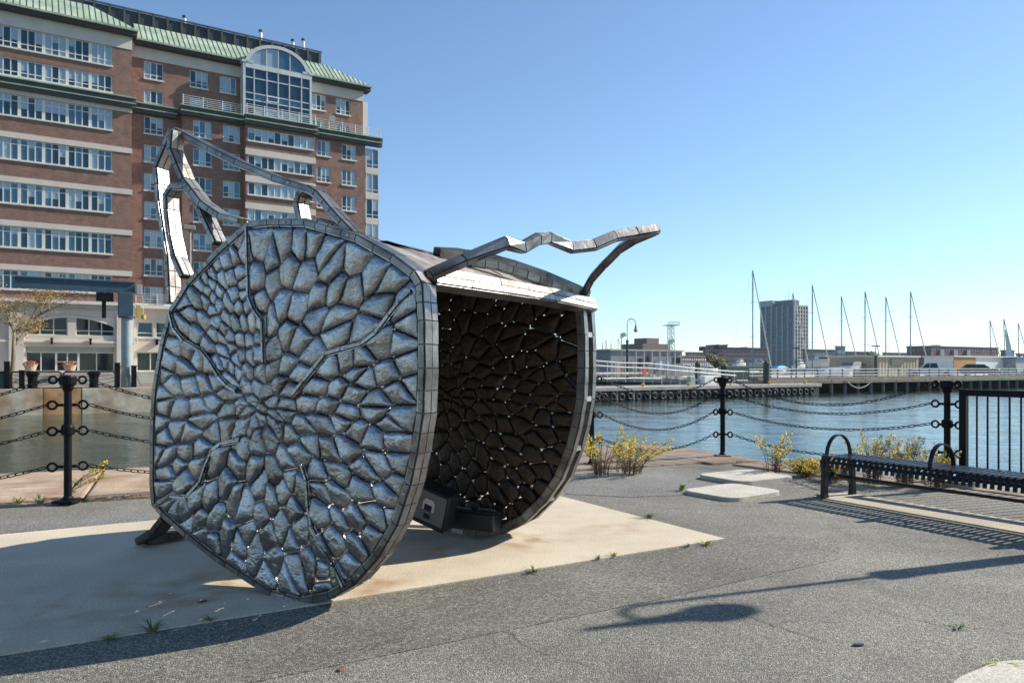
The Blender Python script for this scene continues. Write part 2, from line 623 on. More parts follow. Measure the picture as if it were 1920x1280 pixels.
def ribbon(name, pts, w, mat, parent, z=0.0035):
    mb = MB()
    P = []
    for i in range(len(pts) - 1):
        a, b = Vector(pts[i]), Vector(pts[i + 1])
        for k in range(6):
            q = a.lerp(b, k / 6)
            P.append(q + Vector((R.uniform(-1, 1), R.uniform(-1, 1))) * 0.015)
    P.append(Vector(pts[-1]))
    for i in range(len(P) - 1):
        d = (P[i + 1] - P[i]).normalized()
        n = Vector((-d.y, d.x)) * w * (0.4 + 0.6 * R.random())
        mb.quad((*(P[i] - n), z), (*(P[i + 1] - n), z), (*(P[i + 1] + n), z), (*(P[i] + n), z))
    return mb.build(name, mat, parent)
CRACK = M('crack_dirt', (0.035, 0.033, 0.03), 0.95)
ribbon('crack', gp((1330, 1122), (1385, 1150), (1450, 1172), (1550, 1203)), 0.003, CRACK, plaza)
ribbon('crack', gp((1640, 1140), (1700, 1158), (1760, 1172)), 0.003, CRACK, plaza)
ribbon('crack', gp((1362, 1013), (1440, 1035), (1475, 1055)), 0.0025, CRACK, plaza)
ribbon('crack', gp((1450, 1172), (1500, 1162), (1580, 1166)), 0.002, CRACK, plaza)
ribbon('crack', gp((880, 1170), (960, 1190), (1010, 1225), (1110, 1250)), 0.0022, CRACK, plaza)
ribbon('crack', gp((1760, 1172), (1840, 1178), (1919, 1190)), 0.0025, CRACK, plaza)
ribbon('crack', gp((1180, 932), (1300, 945), (1400, 950), (1480, 940)), 0.003, CRACK, plaza)

def granite(poly, top, mat, parent):
    # one coping stone with worn corners
    c = sum((Vector(p) for p in poly), Vector((0, 0))) / len(poly)
    pts = []
    for i in range(len(poly)):
        a, b = Vector(poly[i]), Vector(poly[(i + 1) % len(poly)])
        for k in range(4):
            q = a.lerp(b, k / 4)
            n = noise.noise(Vector((q.x * 1.7, q.y * 1.7, 3.1)))
            q = q + (q - c).normalized() * (n * 0.03 - 0.004)
            pts.append((q.x, q.y))
    mb = MB().prism(pts, lambda p: (p[0], p[1], -1.2), lambda p: (p[0], p[1], top + 0.015 * noise.noise(Vector((p[0], p[1], 0)))))
    return mb.build('granite_block', mat, parent, bevel=0.025)

quay = kind(empty('quay_edge', (0, 0, 0)), 'structure')
ed = Vector((0.914, 0.404)).normalized()
en = Vector((0.404, -0.914)).normalized()
s = -8.0
o0 = Vector((-6.79, 10.1))
while s < 8.6:
    L = R.uniform(1.5, 2.2)
    for r0, r1 in ((-0.08 + R.uniform(-.06, .1), 1.35), (1.37, 2.65)):
        m = GRAN if s < 5.5 else GRAN2
        a = o0 + ed * (s + 0.012)
        b = o0 + ed * (s + L - 0.012)
        granite([a + en * r0, b + en * r0, b + en * r1, a + en * r1], 0.03 + R.uniform(-.008, .012), m, quay)
    s += L
ce = [Vector((2.5, 14.25)), Vector((3.22, 13.12)), Vector((3.85, 11.68)), Vector((4.75, 10.4)), Vector((5.7, 9.2))]
cd = Vector((0.53, -0.848))
for k in range(8):
    ce.append(ce[4] + cd * (1.7 * (k + 1)))
for i in range(len(ce) - 1):
    d = (ce[i + 1] - ce[i]).normalized()
    n = Vector((d.y, -d.x))
    n = n if n.x < 0 else -n
    w = 1.0 if i < 2 else 0.75
    granite([ce[i] + d * .01, ce[i + 1] - d * .01, ce[i + 1] - d * .01 + n * w, ce[i] + d * .01 + n * w], 0.03 + R.uniform(-.01, .01), GRAN2, quay)

def wave(x, y):
    h = 0.0
    for kx, ky, a, p in ((0.9, 2.1, .008, 0.3), (-1.3, 2.6, .006, 1.7), (2.4, 3.1, .005, 4.0), (0.35, 1.0, .013, 2.2), (-0.6, 4.1, .0035, 5.1), (3.7, -1.9, .003, .7)):
        h += a * math.sin(kx * x + ky * y + p + 1.4 * math.sin(0.13 * x * ky + 0.21 * y + p))
    return h
wx = np.arange(-48, 110, 0.42)
wy = np.arange(6, 140, 0.38)
vs, fs = [], []
for j, y in enumerate(wy):
    for i, x in enumerate(wx):
        fd = min(1, (x + 48) / 6, (110 - x) / 6, (140 - y) / 10, (y - 5.6) / 1.0)
        vs.append((x, y, WZ + max(0, fd) * wave(x, y)))
nx = len(wx)
for j in range(len(wy) - 1):
    for i in range(nx - 1):
        a = j * nx + i
        fs.append((a, a + 1, a + nx + 1, a + nx))
x0, x1, y0, y1 = wx[0], wx[-1], wy[0], wy[-1]
n0 = len(vs)
vs += [(x0, y0, WZ), (x1, y0, WZ), (x1, y1, WZ), (x0, y1, WZ), (-2500, -400, WZ), (2500, -400, WZ), (2500, 4000, WZ), (-2500, 4000, WZ)]
for k in range(4):
    fs.append((n0 + k, n0 + 4 + k, n0 + 4 + (k + 1) % 4, n0 + (k + 1) % 4))
me = bpy.data.meshes.new('water')
me.from_pydata(vs, [], fs)
me.materials.append(WATER)
me.shade_smooth()
kind(link(bpy.data.objects.new('water', me)), 'structure')

# ------------------------------------------------------------------ the far quay on the left and its brick building
BO = Vector(((247 - CXP) / FPX * 61.7, 61.7, 0))
QO = gnd(0, 731)                                     # quay corner line through here along UV
QO = Vector((QO.x, QO.y, 0))
def q3(s, d, z):
    p = QO + UV * s + NV * d
    return (p.x, p.y, z)
# deck
dk = MB().prism([(-30, 0), (26, 0), (26, 60), (-30, 60)], lambda p: q3(p[0], p[1] + 0.6, -3.5), lambda p: q3(p[0], p[1] + 0.6, -0.01)).build('far_quay_deck', CONC, fix=True)
kind(dk, 'structure')
MB().prism([(-30, 1.8), (26, 1.8), (26, 6.6), (-30, 6.6)], lambda p: q3(p[0], p[1], -0.05), lambda p: q3(p[0], p[1], 0.0)).build('brick_paving', BRKPAV, dk, fix=True)
wq = kind(empty('far_quay_wall'), 'structure')
ss = -9.0
i = 0
for L, m, top in ((5.0, GRANG, .03), (6.3, GRANG, 0.05), (2.2, GRANR, .02), (7.0, GRANG, .04), (7.0, GRANG, .03), (7, GRANG, .02), (7, GRANG, .03)):
    MB().prism([(ss + .02, -0.02 * (i % 2)), (ss + L - .02, -0.02 * (i % 2)), (ss + L - .02, 0.62), (ss + .02, 0.62)], lambda p: q3(p[0], p[1], -3.4), lambda p: q3(p[0], p[1], top)).build('granite_block', m, wq, bevel=0.03)
    ss += L
    i += 1

bld = empty('brick_apartment_building', BO, URZ, 'large red brick waterfront apartment block with green copper roof across the basin', 'building')

def openwall(name, x0, x1, z0, z1, y, ops, mat, parent, depth=0.18, back=None):
    """front wall at local y with rectangular openings and reveals"""
    mb = MB()
    xs = sorted(set([x0, x1] + [o[0] for o in ops] + [o[1] for o in ops]))
    zs = sorted(set([z0, z1] + [o[2] for o in ops] + [o[3] for o in ops]))
    for a, b in zip(xs, xs[1:]):
        for c, d in zip(zs, zs[1:]):
            mx, mz = (a + b) / 2, (c + d) / 2
            if any(o[0] < mx < o[1] and o[2] < mz < o[3] for o in ops):
                continue
            mb.quad((a, y, c), (b, y, c), (b, y, d), (a, y, d))
    for a, b, c, d in ops:
        mb.quad((a, y, c), (a, y + depth, c), (b, y + depth, c), (b, y, c))
        mb.quad((a, y, d), (b, y, d), (b, y + depth, d), (a, y + depth, d))
        mb.quad((a, y, c), (a, y, d), (a, y + depth, d), (a, y + depth, c))
        mb.quad((b, y, c), (b, y + depth, c), (b, y + depth, d), (b, y, d))
    yb = back if back is not None else y + 3
    mb.quad((x0, y, z0), (x0, y, z1), (x0, yb, z1), (x0, yb, z0))
    mb.quad((x1, y, z0), (x1, yb, z0), (x1, yb, z1), (x1, y, z1))
    mb.quad((x0, y, z1), (x1, y, z1), (x1, yb, z1), (x0, yb, z1))
    return mb.build(name, mat, parent)

FR = {}
def window(x0, x1, z0, z1, y, n, transom, parent, sill=True, fw=0.07, glass=None, mull=0.075):
    """window with n lights: frame mesh plus one pane object per light; transom = height fraction or None"""
    w, h = x1 - x0, z1 - z0
    key = (round(w, 2), round(h, 2), n, transom, sill, fw)
    if key not in FR:
        mb = MB()
        mb.box(0, fw, -.05, .05, 0, h)
        mb.box(w - fw, w, -.05, .05, 0, h)
        mb.box(fw, w - fw, -.05, .05, h - .07, h)
        mb.box(fw, w - fw, -.05, .05, 0, .08)
        if sill:
            mb.box(-.04, w + .04, -.22, -.05, -.09, 0.03)
        lw = (w - 2 * fw - (n - 1) * mull) / n
        for k in range(1, n):
            xx = fw + k * lw + (k - 1) * mull
            mb.box(xx, xx + mull, -.05, .05, .08, h - .07)
        if transom is not None:
            zz = h * transom
            for k in range(n):
                xx = fw + k * (lw + mull)
                mb.box(xx, xx + lw, -.04, .04, zz - .03, zz + .03)
        pm = []
        for g in (GL_D, GL_M, GL_B, GL_X):
            pm.append(MB().quad((0, 0, 0), (lw, 0, 0), (lw, 0, h - .15), (0, 0, h - .15)).mesh('pane', g))
        hm = []
        for fr in (0.35, 0.6):
            hm.append(MB().quad((0, 0, 0), (lw, 0, 0), (lw, 0, (h - .15) * fr), (0, 0, (h - .15) * fr)).mesh('blind', GL_B))
        FR[key] = (mb.mesh('window', FRAME), pm, lw, hm)
    fm, pm, lw, hm = FR[key]
    f = inst('window', fm, parent, (x0, y, z0))
    pick = R.random()
    for k in range(n):
        if glass is not None:
            g = glass
        else:
            g = R.choices((0, 1, 2), ((5, 3, 2) if pick < .45 else (2, 4, 5) if pick < 0.75 else (3, 5, 1)))[0]
        if glass is None and R.random() < .4:
            ih = R.randrange(2)
            bh = (h - .15) * (.35, .6)[ih]
            inst('blind', hm[ih], f, (fw + k * (lw + mull), -0.004, .08 + h - .15 - bh))
        inst('pane', pm[g], f, (fw + k * (lw + mull), 0.01, .08), (R.uniform(-.004, .004), 0, R.uniform(-.012, .012)))
    return f

def cbox(name, x0, x1, y0, y1, z0, z1, mat, parent=bld, bevel=0):
    return MB().box(x0, x1, y0, y1, z0, z1).build(name, mat, parent, bevel=bevel)

# wing on the left
WROWS = [(25.46, 27.05, .28), (23.34, 24.68, .28), (20.34, 21.97, .72), (17.05, 18.68, .74), (13.75, 15.35, .74), (10.44, 12.06, .74), (7.3, 8.76, .72)]
XL = -1.38 - 1.565 * 12
openwall('wing_wall', -24, 0, 6.6, 28.1, 0, [(XL, -1.38, a, b) for a, b, t in WROWS], BRICK, bld, back=14)
for a, b, t in WROWS:
    for k in range(12):
        xa = -1.38 - 1.565 * (k + 1)
        window(xa, xa + 1.565, a, b, 0.12, 3, t, bld, fw=0.11)
for zt in (18.68, 15.35, 12.06, 8.76):
    cbox('stone_band', -24, 0.03, -0.06, 0.1, zt + .003, zt + 0.42, LIME)
cbox('stone_band', -24, 0.03, -0.05, 0.1, 21.975, 22.3, LIME)
cbox('stone_band', -24, 0.03, -0.05, 0.1, 27.055, 28.1, LIME)

def cornice(x0, x1, y, z, ends=True, parent=bld):
    c = MB().box(x0, x1, y - .32, y + .2, z, z + .3).box(x0, x1, y - .42, y + .2, z + .38, z + .72).build('cornice', COPPERD, parent)
    MB().box(x0, x1, y - .46, y + .2, z + .303, z + .377).box(x0, x1, y - .55, y + .2, z + .723, z + .81).build('copper_line', COPPER, c)
    return c
cornice(-24, 0.28, 0, 22.3)
def roof(x0, x1, y, z, ztop, ytop, hip0, hip1, oh):
    # eave with soffit, green standing seam slope
    cbox('soffit', x0, x1, y - oh + .1, y + .6, z - .32, z, SOFFIT)
    g = cbox('gutter', x0 - .05, x1 + .05, y - oh - .05, y + .6, z + .003, z + .15, COPPER)
    a, b = (x0, y - oh, z + .15), (x1, y - oh, z + .15)
    c, d = (x1 - hip1, ytop, ztop), (x0 + hip0, ytop, ztop)
    mb = MB().quad(a, b, c, d)
    mb.quad(b, (x1, y + 12, z + .15), (x1 - hip1, y + 10, ztop), c)
    r = mb.build('roof', COPPER, bld)
    sd = Vector((0, ytop - (y - oh), ztop - z - .15))
    n = int((x1 - x0) / 0.42)
    sm = {}
    for k in range(n + 1):
        xx = x0 + 0.05 + k * 0.42
        fr = 1.0
        if hip1 and xx > x1 - hip1:
            fr = (x1 - xx) / hip1
        if fr < .06:
            continue
        kf = round(fr, 2)
        if kf not in sm:
            sm[kf] = MB().bar((0, 0, 0), sd * kf, .03, .05).mesh('seam', COPPERD)
        inst('seam', sm[kf], r, (xx, y - oh, z + .17))
    return r
roof(-24, 0.35, 0, 28.4, 30.6, 1.6, 0, 3.2, .62)
roof(0.4, 20.9, 1.55, 28.4, 30.6, 3.3, 0, 3.6, .62)
# louvred screen on the roof
scr = MB().box(-22, 16.8, 3.5, 4.2, 30.3, 31.7).box(-22, -3.3, 1.9, 3.4, 30.3, 31.9).build('roof_screen', LOUV, bld)
for k in range(30):
    xx = 16.6 - k * 1.12
    MB().box(xx - .09, xx + .09, 3.36, 3.48, 30.45, 31.85).build('screen_post', COPPERD, scr)
MB().box(-22, 16.85, 3.38, 3.46, 31.72, 31.86).build('screen_rail', COPPERD, scr)
for xx, zz in ((4.6, 32.3), (11.2, 32.6), (14.2, 32.4), (15.2, 32.7)):
    v = MB().lathe([(.14, 0), (.14, zz - 31.7)], (xx, 3.9, 31.68), 10).build('roof_vent', WHITE, bld)
    MB().lathe([(.2, 0), (.2, .18), (.05, .26)], (xx, 3.9, zz - .01), 10).build('vent_cap', LOUV, v)

# main block, upper plane
MR = [27.0 - 1.47]
cols = [(1.08, 2.55), (4.65, 6.12), (7.09, 8.49), (15.29, 16.6), (17.6, 19.03)]
ops = []
for c in cols:
    ops += [(c[0], c[1], 25.53, 27.0), (c[0], c[1], 23.2, 24.62)]
for k in range(7):
    zt = 22.4 - 2.37 * k
    ops.append((1.08, 2.55, zt - 1.45, zt))
openwall('main_wall', 0.0, 20.3, 6.9, 28.1, 1.55, ops, BRICK, bld, back=14)
for a, b, c, d in ops:
    window(a, b, c, d, 1.68, 3, .27, bld)
cbox('stone_band', 0.01, 20.33, 1.5, 1.62, 27.12, 28.1, LIME)
cornice(0.3, 3.6, 1.55, 22.5)
# proud lower block either side of the bay
ops2 = []
for k in range(7):
    zt = 22.55 - 2.42 * k
    for c in ((4.8, 6.3), (7.23, 8.66), (15.54, 16.86), (17.95, 19.37)):
        ops2.append((c[0], c[1], zt - 1.45, zt))
openwall('lower_wall', 3.91, 20.29, 5.9, 22.75, 0.9, ops2, BRICK, bld, back=1.6)
for a, b, c, d in ops2:
    window(a, b, c, d, 1.03, 3, .27, bld)
cornice(3.75, 9.0, 0.9, 22.75)
cornice(15.05, 21.9, 0.9, 22.75)
cbox('terrace', 3.8, 21.7, 0.7, 1.55, 23.3, 23.5, COPPERD)
# central bay
ops3 = [(9.12, 14.92, 22.35 - 2.36 * k - 1.12, 22.35 - 2.36 * k) for k in range(7)]
openwall('bay_wall', 8.95, 15.1, 5.8, 22.6, 0.0, ops3, BRICK, bld, back=0.95)
for k, (a, b, c, d) in enumerate(ops3):
    window(a, (a + b) / 2, c, d, .1, 5, None, bld)
    window((a + b) / 2, b, c, d, .1, 5, None, bld)
    if k:
        cbox('stone_band', 8.9, 15.14, -.06, .1, d + .003, d + .55, LIME)
cornice(8.8, 15.25, 0.0, 22.62)
# white balustrades on the ledges
def balustrade(x0, x1, y, z, parent=bld, h=.9, post=1.25):
    g = MB()
    for k in range(6):
        g.box(x0, x1, y - .015, y + .015, z + .1 + k * (h - .1) / 5 - .014, z + .1 + k * (h - .1) / 5 + .014)
    r = g.build('railing', WHITE, parent)
    n = max(1, int((x1 - x0) / post))
    for k in range(n + 1):
        xx = x0 + (x1 - x0) * k / n
        MB().box(xx - .03, xx + .03, y - .045, y - .016, z, z + h + .05).build('rail_post', WHITE, r)
    return r
balustrade(3.95, 8.7, .55, 23.5)
balustrade(8.95, 15.0, -.35, 23.4)
balustrade(15.3, 21.7, .55, 23.5)
# glazed sunroom with arched head
SX0, SX1, SZ0, SZ1, SY = 8.8, 14.9, 23.4, 27.75, 0.35
xsn = [SX0 + .2, SX0 + .95, SX0 + 2.05, SX0 + 3.05, SX0 + 4.05, SX0 + 5.15, SX1 - .2]
zsn = [23.4, 24.35, 24.95, 25.55, 26.9, 27.7]
sr = MB()
sr.box(SX0, SX0 + .2, SY, 1.5, SZ0, 28.1).box(SX1 - .2, SX1, SY, 1.5, SZ0, 28.1)
for xx in xsn[1:-1]:
    sr.box(xx - .045, xx + .045, SY, SY + .15, SZ0, 27.72)
for zz in zsn[1:-1]:
    sr.box(SX0 + .2, SX1 - .2, SY + .02, SY + .13, zz - .045, zz + .045)
sr.box(SX0 + .2, SX1 - .2, SY - .02, SY + .16, 27.72, 28.15)
sr.box(SX0 - .1, SX0 + .85, SY - .05, 1.5, 28.153, 28.35).box(SX1 - .85, SX1 + .1, SY - .05, 1.5, 28.153, 28.35)
sun_f = sr.build('sunroom', M('sunroom_frame', (0.50, 0.53, 0.52), .5), bld)
acx, arx, arz = (SX0 + SX1) / 2, (SX1 - SX0) / 2 - .55, 1.72
A = MB()
NA = 22
for k in range(NA):
    t0, t1 = math.pi * k / NA, math.pi * (k + 1) / NA
    def P(t, kx, kz, y):
        return (acx - arx * kx * math.cos(t), y, 28.15 + arz * kz * math.sin(t))
    for y0_, y1_ in ((SY - .05, 2.2),):
        A.quad(P(t0, 1, 1, y0_), P(t1, 1, 1, y0_), P(t1, 1.14, 1.16, y0_), P(t0, 1.14, 1.16, y0_))
        A.quad(P(t0, 1.14, 1.16, y0_), P(t1, 1.14, 1.16, y0_), P(t1, 1.14, 1.16, y1_), P(t0, 1.14, 1.16, y1_))
        A.quad(P(t0, 1, 1, y0_), P(t0, 1, 1, y0_ + .2), P(t1, 1, 1, y0_ + .2), P(t1, 1, 1, y0_))
for xx in (acx - 1.05, acx, acx + 1.05):
    hz = arz * math.sqrt(max(0, 1 - ((xx - acx) / arx) ** 2))
    A.box(xx - .04, xx + .04, SY, SY + .12, 28.15, 28.15 + hz)
A.build('arch_frame', bpy.data.materials['sunroom_frame'], sun_f)
xb = [acx - arx, acx - 1.05, acx, acx + 1.05, acx + arx]
for a, b in zip(xb, xb[1:]):
    poly = [(a, 28.15), (b, 28.15)]
    for k in range(9):
        xx = b + (a - b) * k / 8
        poly.append((xx, 28.15 + arz * math.sqrt(max(0, 1 - ((xx - acx) / arx) ** 2))))
    mb = MB()
    n = len(mb.v)
    mb.v = [(p[0], SY + .1, p[1]) for p in poly]
    mb.f = [tuple(range(len(poly)))]
    mb.build('pane', GL_B if a < acx else GL_M, sun_f)
for i, (a, b) in enumerate(zip(xsn, xsn[1:])):
    for j, (c, d) in enumerate(zip(zsn, zsn[1:])):
        g = GL_D if (j in (1, 3, 4) or i in (0, 5)) else GL_M
        if j == 0 and 0 < i < 5:
            g = GL_B
        o = MB().quad((0, 0, 0), (b - a, 0, 0), (b - a, 0, d - c), (0, 0, d - c)).build('pane', g, sun_f)
        o.location = (a, SY + .09, c)
        o.rotation_euler = (R.uniform(-.006, .006), 0, R.uniform(-.01, .01))
ow = MB().box(0, 1, -.05, 0, 0, .05).box(0, 1, -.05, 0, .5, .55).box(0, .05, -.05, 0, .05, .5).box(.95, 1, -.05, 0, .05, .5).build('open_light', WHITE, sun_f)
ow.location = (xsn[2], SY - .1, 25.0)
ow.rotation_euler = (rad(-14), 0, 0)
# satellite dish on the ledge
MB().lathe([(.02, 0), (.25, .05), (.3, .1)], (0, 0, 0), 14).build('satellite_dish', WHITE, bld)
dsh = bpy.data.objects['satellite_dish']
dsh.location = (16.9, .5, 24.6)
dsh.rotation_euler = (rad(80), 0, rad(-20))
# corner bay windows at the right end
for k in range(7):
    zt = 22.5 - 2.42 * k
    cbox('bay_sill', 20.3, 21.7, .88, 2.4, zt - 2.42, zt - 1.9, LIME)
    window(20.36, 21.66, zt - 1.9, zt, .95, 2, .2, bld, sill=False)
    w = window(0, 1.3, zt - 1.9, zt, 0, 2, .2, bld, sill=False)
    w.rotation_euler = (0, 0, rad(90))
    w.location = (21.66, 1.0, zt - 1.9)
cbox('bay_sill', 20.3, 21.7, .88, 2.4, 5.0, 22.5 - 2.42 * 7, LIME)
cbox('corner_pier', 20.3, 20.85, 1.7, 3.0, 23.5, 27.2, LIME2)
# stone base
arch_ops = [(-7.24, -4.48, 3.9, 5.35), (-3.94, -1.23, 3.9, 5.35), (-7.24, -1.23, 1.1, 3.02), (-14.4, -8.9, 3.9, 5.35), (-14.4, -8.9, 1.1, 3.02)]
openwall('stone_base', -24, 0.15, 0, 6.05, -0.05, arch_ops, LIME, bld, depth=.3, back=1.6)
for c0, c1 in ((-7.24, -1.23), (-14.9, -8.89)):
    cx = (c0 + c1) / 2
    poly = [(c0 - .02, 5.36)]
    n = 16
    for k in range(n + 1):
        t = -1 + 2 * k / n
        poly.append((cx + t * (c1 - c0) / 2, 5.30 - .68 * t * t))
    poly.append((c1 + .02, 5.36))
    sp = MB()
    for k in range(n):
        a, b = poly[1 + k], poly[2 + k]
        sp.quad((a[0], -.04, a[1]), (b[0], -.04, b[1]), (b[0], -.04, 5.4), (a[0], -.04, 5.4))
        sp.quad((a[0], -.04, a[1]), (a[0], .25, a[1]), (b[0], .25, b[1]), (b[0], -.04, b[1]))
        sp.quad((a[0], -.10, a[1] + .0), (b[0], -.10, b[1]), (b[0], -.10, b[1] + .14), (a[0], -.10, a[1] + .14))
        sp.quad((a[0], -.10, a[1]), (a[0], -.04, a[1]), (b[0], -.04, b[1]), (b[0], -.10, b[1]))
    sp.build('arch_stone', LIME2, bld)
for a, b in ((-7.24, -4.48), (-3.94, -1.23), (-14.4, -8.9)):
    window(a, b, 3.9, 5.34, .2, 3 if b - a < 3 else 5, .28, bld, glass=R.choice((0, 3)))
window(-7.24, -5.25, 1.1, 2.62, .2, 2, None, bld, sill=False, glass=3)
window(-5.24, -3.75, 1.1, 2.62, .2, 2, .5, bld, sill=False, glass=3)
window(-3.74, -1.24, 1.1, 2.62, .2, 2, None, bld, sill=False, glass=3)
window(-14.4, -8.9, 1.1, 2.62, .2, 4, None, bld, sill=False, glass=3)
cbox('door_fascia', -7.24, -1.23, .16, .3, 2.623, 3.02, M('fascia_green', (.36, .38, .31), .7))
cbox('door_fascia', -14.4, -8.9, .16, .3, 2.623, 3.02, bpy.data.materials['fascia_green'])
cbox('pilaster', -8.3, -7.35, -.25, -.055, 0, 5.6, LIME)
cbox('pilaster', -1.1, 0.0, -.25, -.055, 0, 5.6, LIME)
cbox('string_course', -24, .2, -.2, -.055, 3.35, 3.5, LIME2)
cbox('base_cornice', -24, .25, -.5, .1, 6.35, 6.6, LIME2)
cbox('base_cornice', -24, .2, -.3, .1, 6.05, 6.347, M('fascia_sage', (.38, .43, .36), .7))
# base right of the wing
openwall('stone_base', .2, 22, 0, 6.3, 1.3, [(.5, 1.75, 3.9, 5.2), (1.95, 3.2, 3.9, 5.2), (.5, 2.6, 1.1, 2.7), (4.2, 6.8, 1.1, 5.2), (8, 10.6, 1.1, 5.2), (12, 14.6, 1.1, 5.2), (16, 18.6, 1.1, 5.2)], LIME, bld, depth=.3, back=3)
for a, b, c, d in ((.5, 1.75, 3.9, 5.2), (1.95, 3.2, 3.9, 5.2)):
    window(a, b, c, d, 1.45, 1, .3, bld, glass=0)
window(.5, 2.6, 1.1, 2.7, 1.5, 2, None, bld, sill=False, glass=3)
for a in (4.2, 8, 12, 16):
    window(a, a + 2.6, 1.1, 5.2, 1.5, 3, .6, bld, sill=False, glass=3)
cbox('base_cornice', .26, 22.1, .8, 1.5, 6.3, 6.6, LIME2)
balustrade(.4, 3.6, .95, 6.6)
# wall lanterns and steps
for xx in (-5.55, -2.95):
    MB().box(xx - .09, xx + .09, -.5, -.21, 3.55, 3.7).box(xx - .07, xx + .07, -.42, -.24, 3.2, 3.547).build('wall_lantern', IRON, bld)
MB().box(1.9, 2.1, .9, 1.28, 3.3, 3.8).build('wall_lantern', IRON, bld)
for k in range(4):
    cbox('step', -24, 24, -2.0 - .42 * k, -1.58 - .42 * k if k else -.06, 0, 1.08 - .27 * k, CONC)
cbox('step', .21, 24, -.055, 1.29, 0, 1.08, CONC)
# ------------------------------------------------------------------ the sculpture: two stone-patterned steel discs, shell and bent beams
P0 = Vector((-1.29, 4.67, 0.014))
RX = Vector((0.888, -0.46, 0)).normalized()
AX = Vector((-RX.y, RX.x, 0))
GAP = 2.1                                     # distance between the two discs
scu = empty('steel_sculpture', P0, math.atan2(RX.y, RX.x), 'large steel drum sculpture of two stone patterned discs with bent strip beams', 'sculpture')

def loc(px, py, w=0.0):
    dx, dz = (px - CXP) / FPX, (HYP - py) / FPX
    t = (w + P0.x * AX.x + P0.y * AX.y) / (dx * AX.x + AX.y)
    q = Vector((dx * t, t, 0)) - Vector((P0.x, P0.y, 0))
    return Vector((q.dot(RX), w, EYE + dz * t - P0.z))

def locY(px, py, Y):
    q = at(px, py, Y) - P0
    return Vector((q.dot(RX), q.dot(AX), q.z))

OUT_PX = [(462, 416), (500, 411), (570, 411), (612, 423), (668, 440), (735, 477), (775, 507), (790, 530), (794, 600), (795, 690), (792, 775), (781, 850), (768, 910),
          (743, 985), (708, 1045), (664, 1095), (616, 1123), (560, 1134), (505, 1119), (445, 1080), (395, 1047), (345, 1007), (300, 967), (283, 947),
          (279, 900), (280, 800), (284, 730), (298, 645), (315, 580), (348, 527), (405, 467)]
OUT = [loc(x, y) for x, y in OUT_PX]
OUT2 = [Vector((p.x, p.z)) for p in OUT]      # (u, z) clockwise in the picture

def offset_poly(poly, d):
    n = len(poly)
    res = []
    for i in range(n):
        a, b, c = poly[i - 1], poly[i], poly[(i + 1) % n]
        t1, t2 = (b - a).normalized(), (c - b).normalized()
        n1, n2 = Vector((t1.y, -t1.x)), Vector((t2.y, -t2.x))
        m = (n1 + n2).normalized()
        res.append(b + m * (d / max(.5, m.dot(n1))))
    return res
INNER = offset_poly(OUT2, 0.043)
cen = sum(OUT2, Vector((0, 0))) / len(OUT2)
if (INNER[0] - cen).length > (OUT2[0] - cen).length:
    INNER = offset_poly(OUT2, -0.043)

# ---- stone sites read off the front face (zoomed picture coordinates)
Z1 = '''725,250 860,250 965,230 1040,210 1115,300 1145,400 1300,330 1410,430 1510,460 790,340 710,450 795,470 895,400 995,450 1070,570 1170,520 1265,530 1440,620 850,620 950,620
725,600 1050,690 1180,690 800,690 1170,790 1360,740 880,800 960,830 1040,910 810,890 880,980 960,1030 1590,590 1450,850 1570,830 1140,1000 1245,960 1315,940 1345,1060 1480,1030 1610,980
1060,1110 1190,1110 1290,1030 1280,1140 1410,1190 1550,1130 1640,1090 1020,1200 1110,1220 1230,1270 1640,750
590,250 575,320 515,350 612,300 455,370 600,420 540,450 485,450 430,430 380,460 615,500 430,480 470,530 400,530 360,490 560,550 620,545 525,600 470,610 430,570 390,590 590,630 640,620
510,685 430,640 260,600 340,570 290,660 385,710 455,710 570,720 620,710 665,710 500,760 530,805 335,780 255,740 440,790 480,810 600,830 650,840 710,810 720,730 410,850 490,880 545,870 575,930
615,910 665,910 710,900 500,960 545,1000 580,1020 530,1050 465,960 190,740 215,860 285,890 350,940 410,970 170,950 255,990 190,1090 300,1090 130,1040 390,1090 450,1080 520,1150 125,1140 150,1220
235,1240 440,1200 360,1230 530,1240 650,1000 720,1030 640,1090 710,1110 800,1000 830,1090 770,1130 620,1230 690,1190 740,1240 860,1210 895,1120 800,1200'''
Z2 = '''150,190 220,150 300,160 430,170 520,130 95,110 370,90 265,290 160,310 225,350 370,250 105,290 345,370 155,410 265,450 130,490 440,340 590,340 690,370 810,400 620,265 870,330 415,560 520,480
560,590 720,490 855,520 905,440 960,500 330,580 205,650 265,640 350,690 460,680 635,630 735,650 785,570 910,630 515,770 430,840 340,810 640,770 270,740 600,860 770,790 850,730 680,880 580,950
960,760 910,830 800,930 930,930 760,1050 870,1060 1020,930 1070,860 1090,1000 150,600 980,130 1085,105 1210,90 1310,150 1390,185 1530,210 1410,40 1560,80 1500,110 1030,220 1130,260 960,300 1240,270
1430,360 1350,380 1575,360 1050,400 1195,410 1090,510 1330,510 1180,540 1480,550 1560,480 1090,650 1285,680 1410,650 1530,690 1400,810 1170,790 1290,850 1190,690 1280,970 1190,1080 1120,1110
680,130 740,60 800,100 840,130 880,160 620,120 780,190 820,60 700,220 860,50 640,30'''
sites = []
for txt, oy in ((Z1, 380), (Z2, 760)):
    for tk in txt.split():
        a, b = tk.split(',')
        p = loc(260 + float(a) / 3.2, oy + float(b) / 3.2)
        sites.append(Vector((p.x, p.z)))
ctr = loc(485, 755)
ctr = Vector((ctr.x, ctr.z))

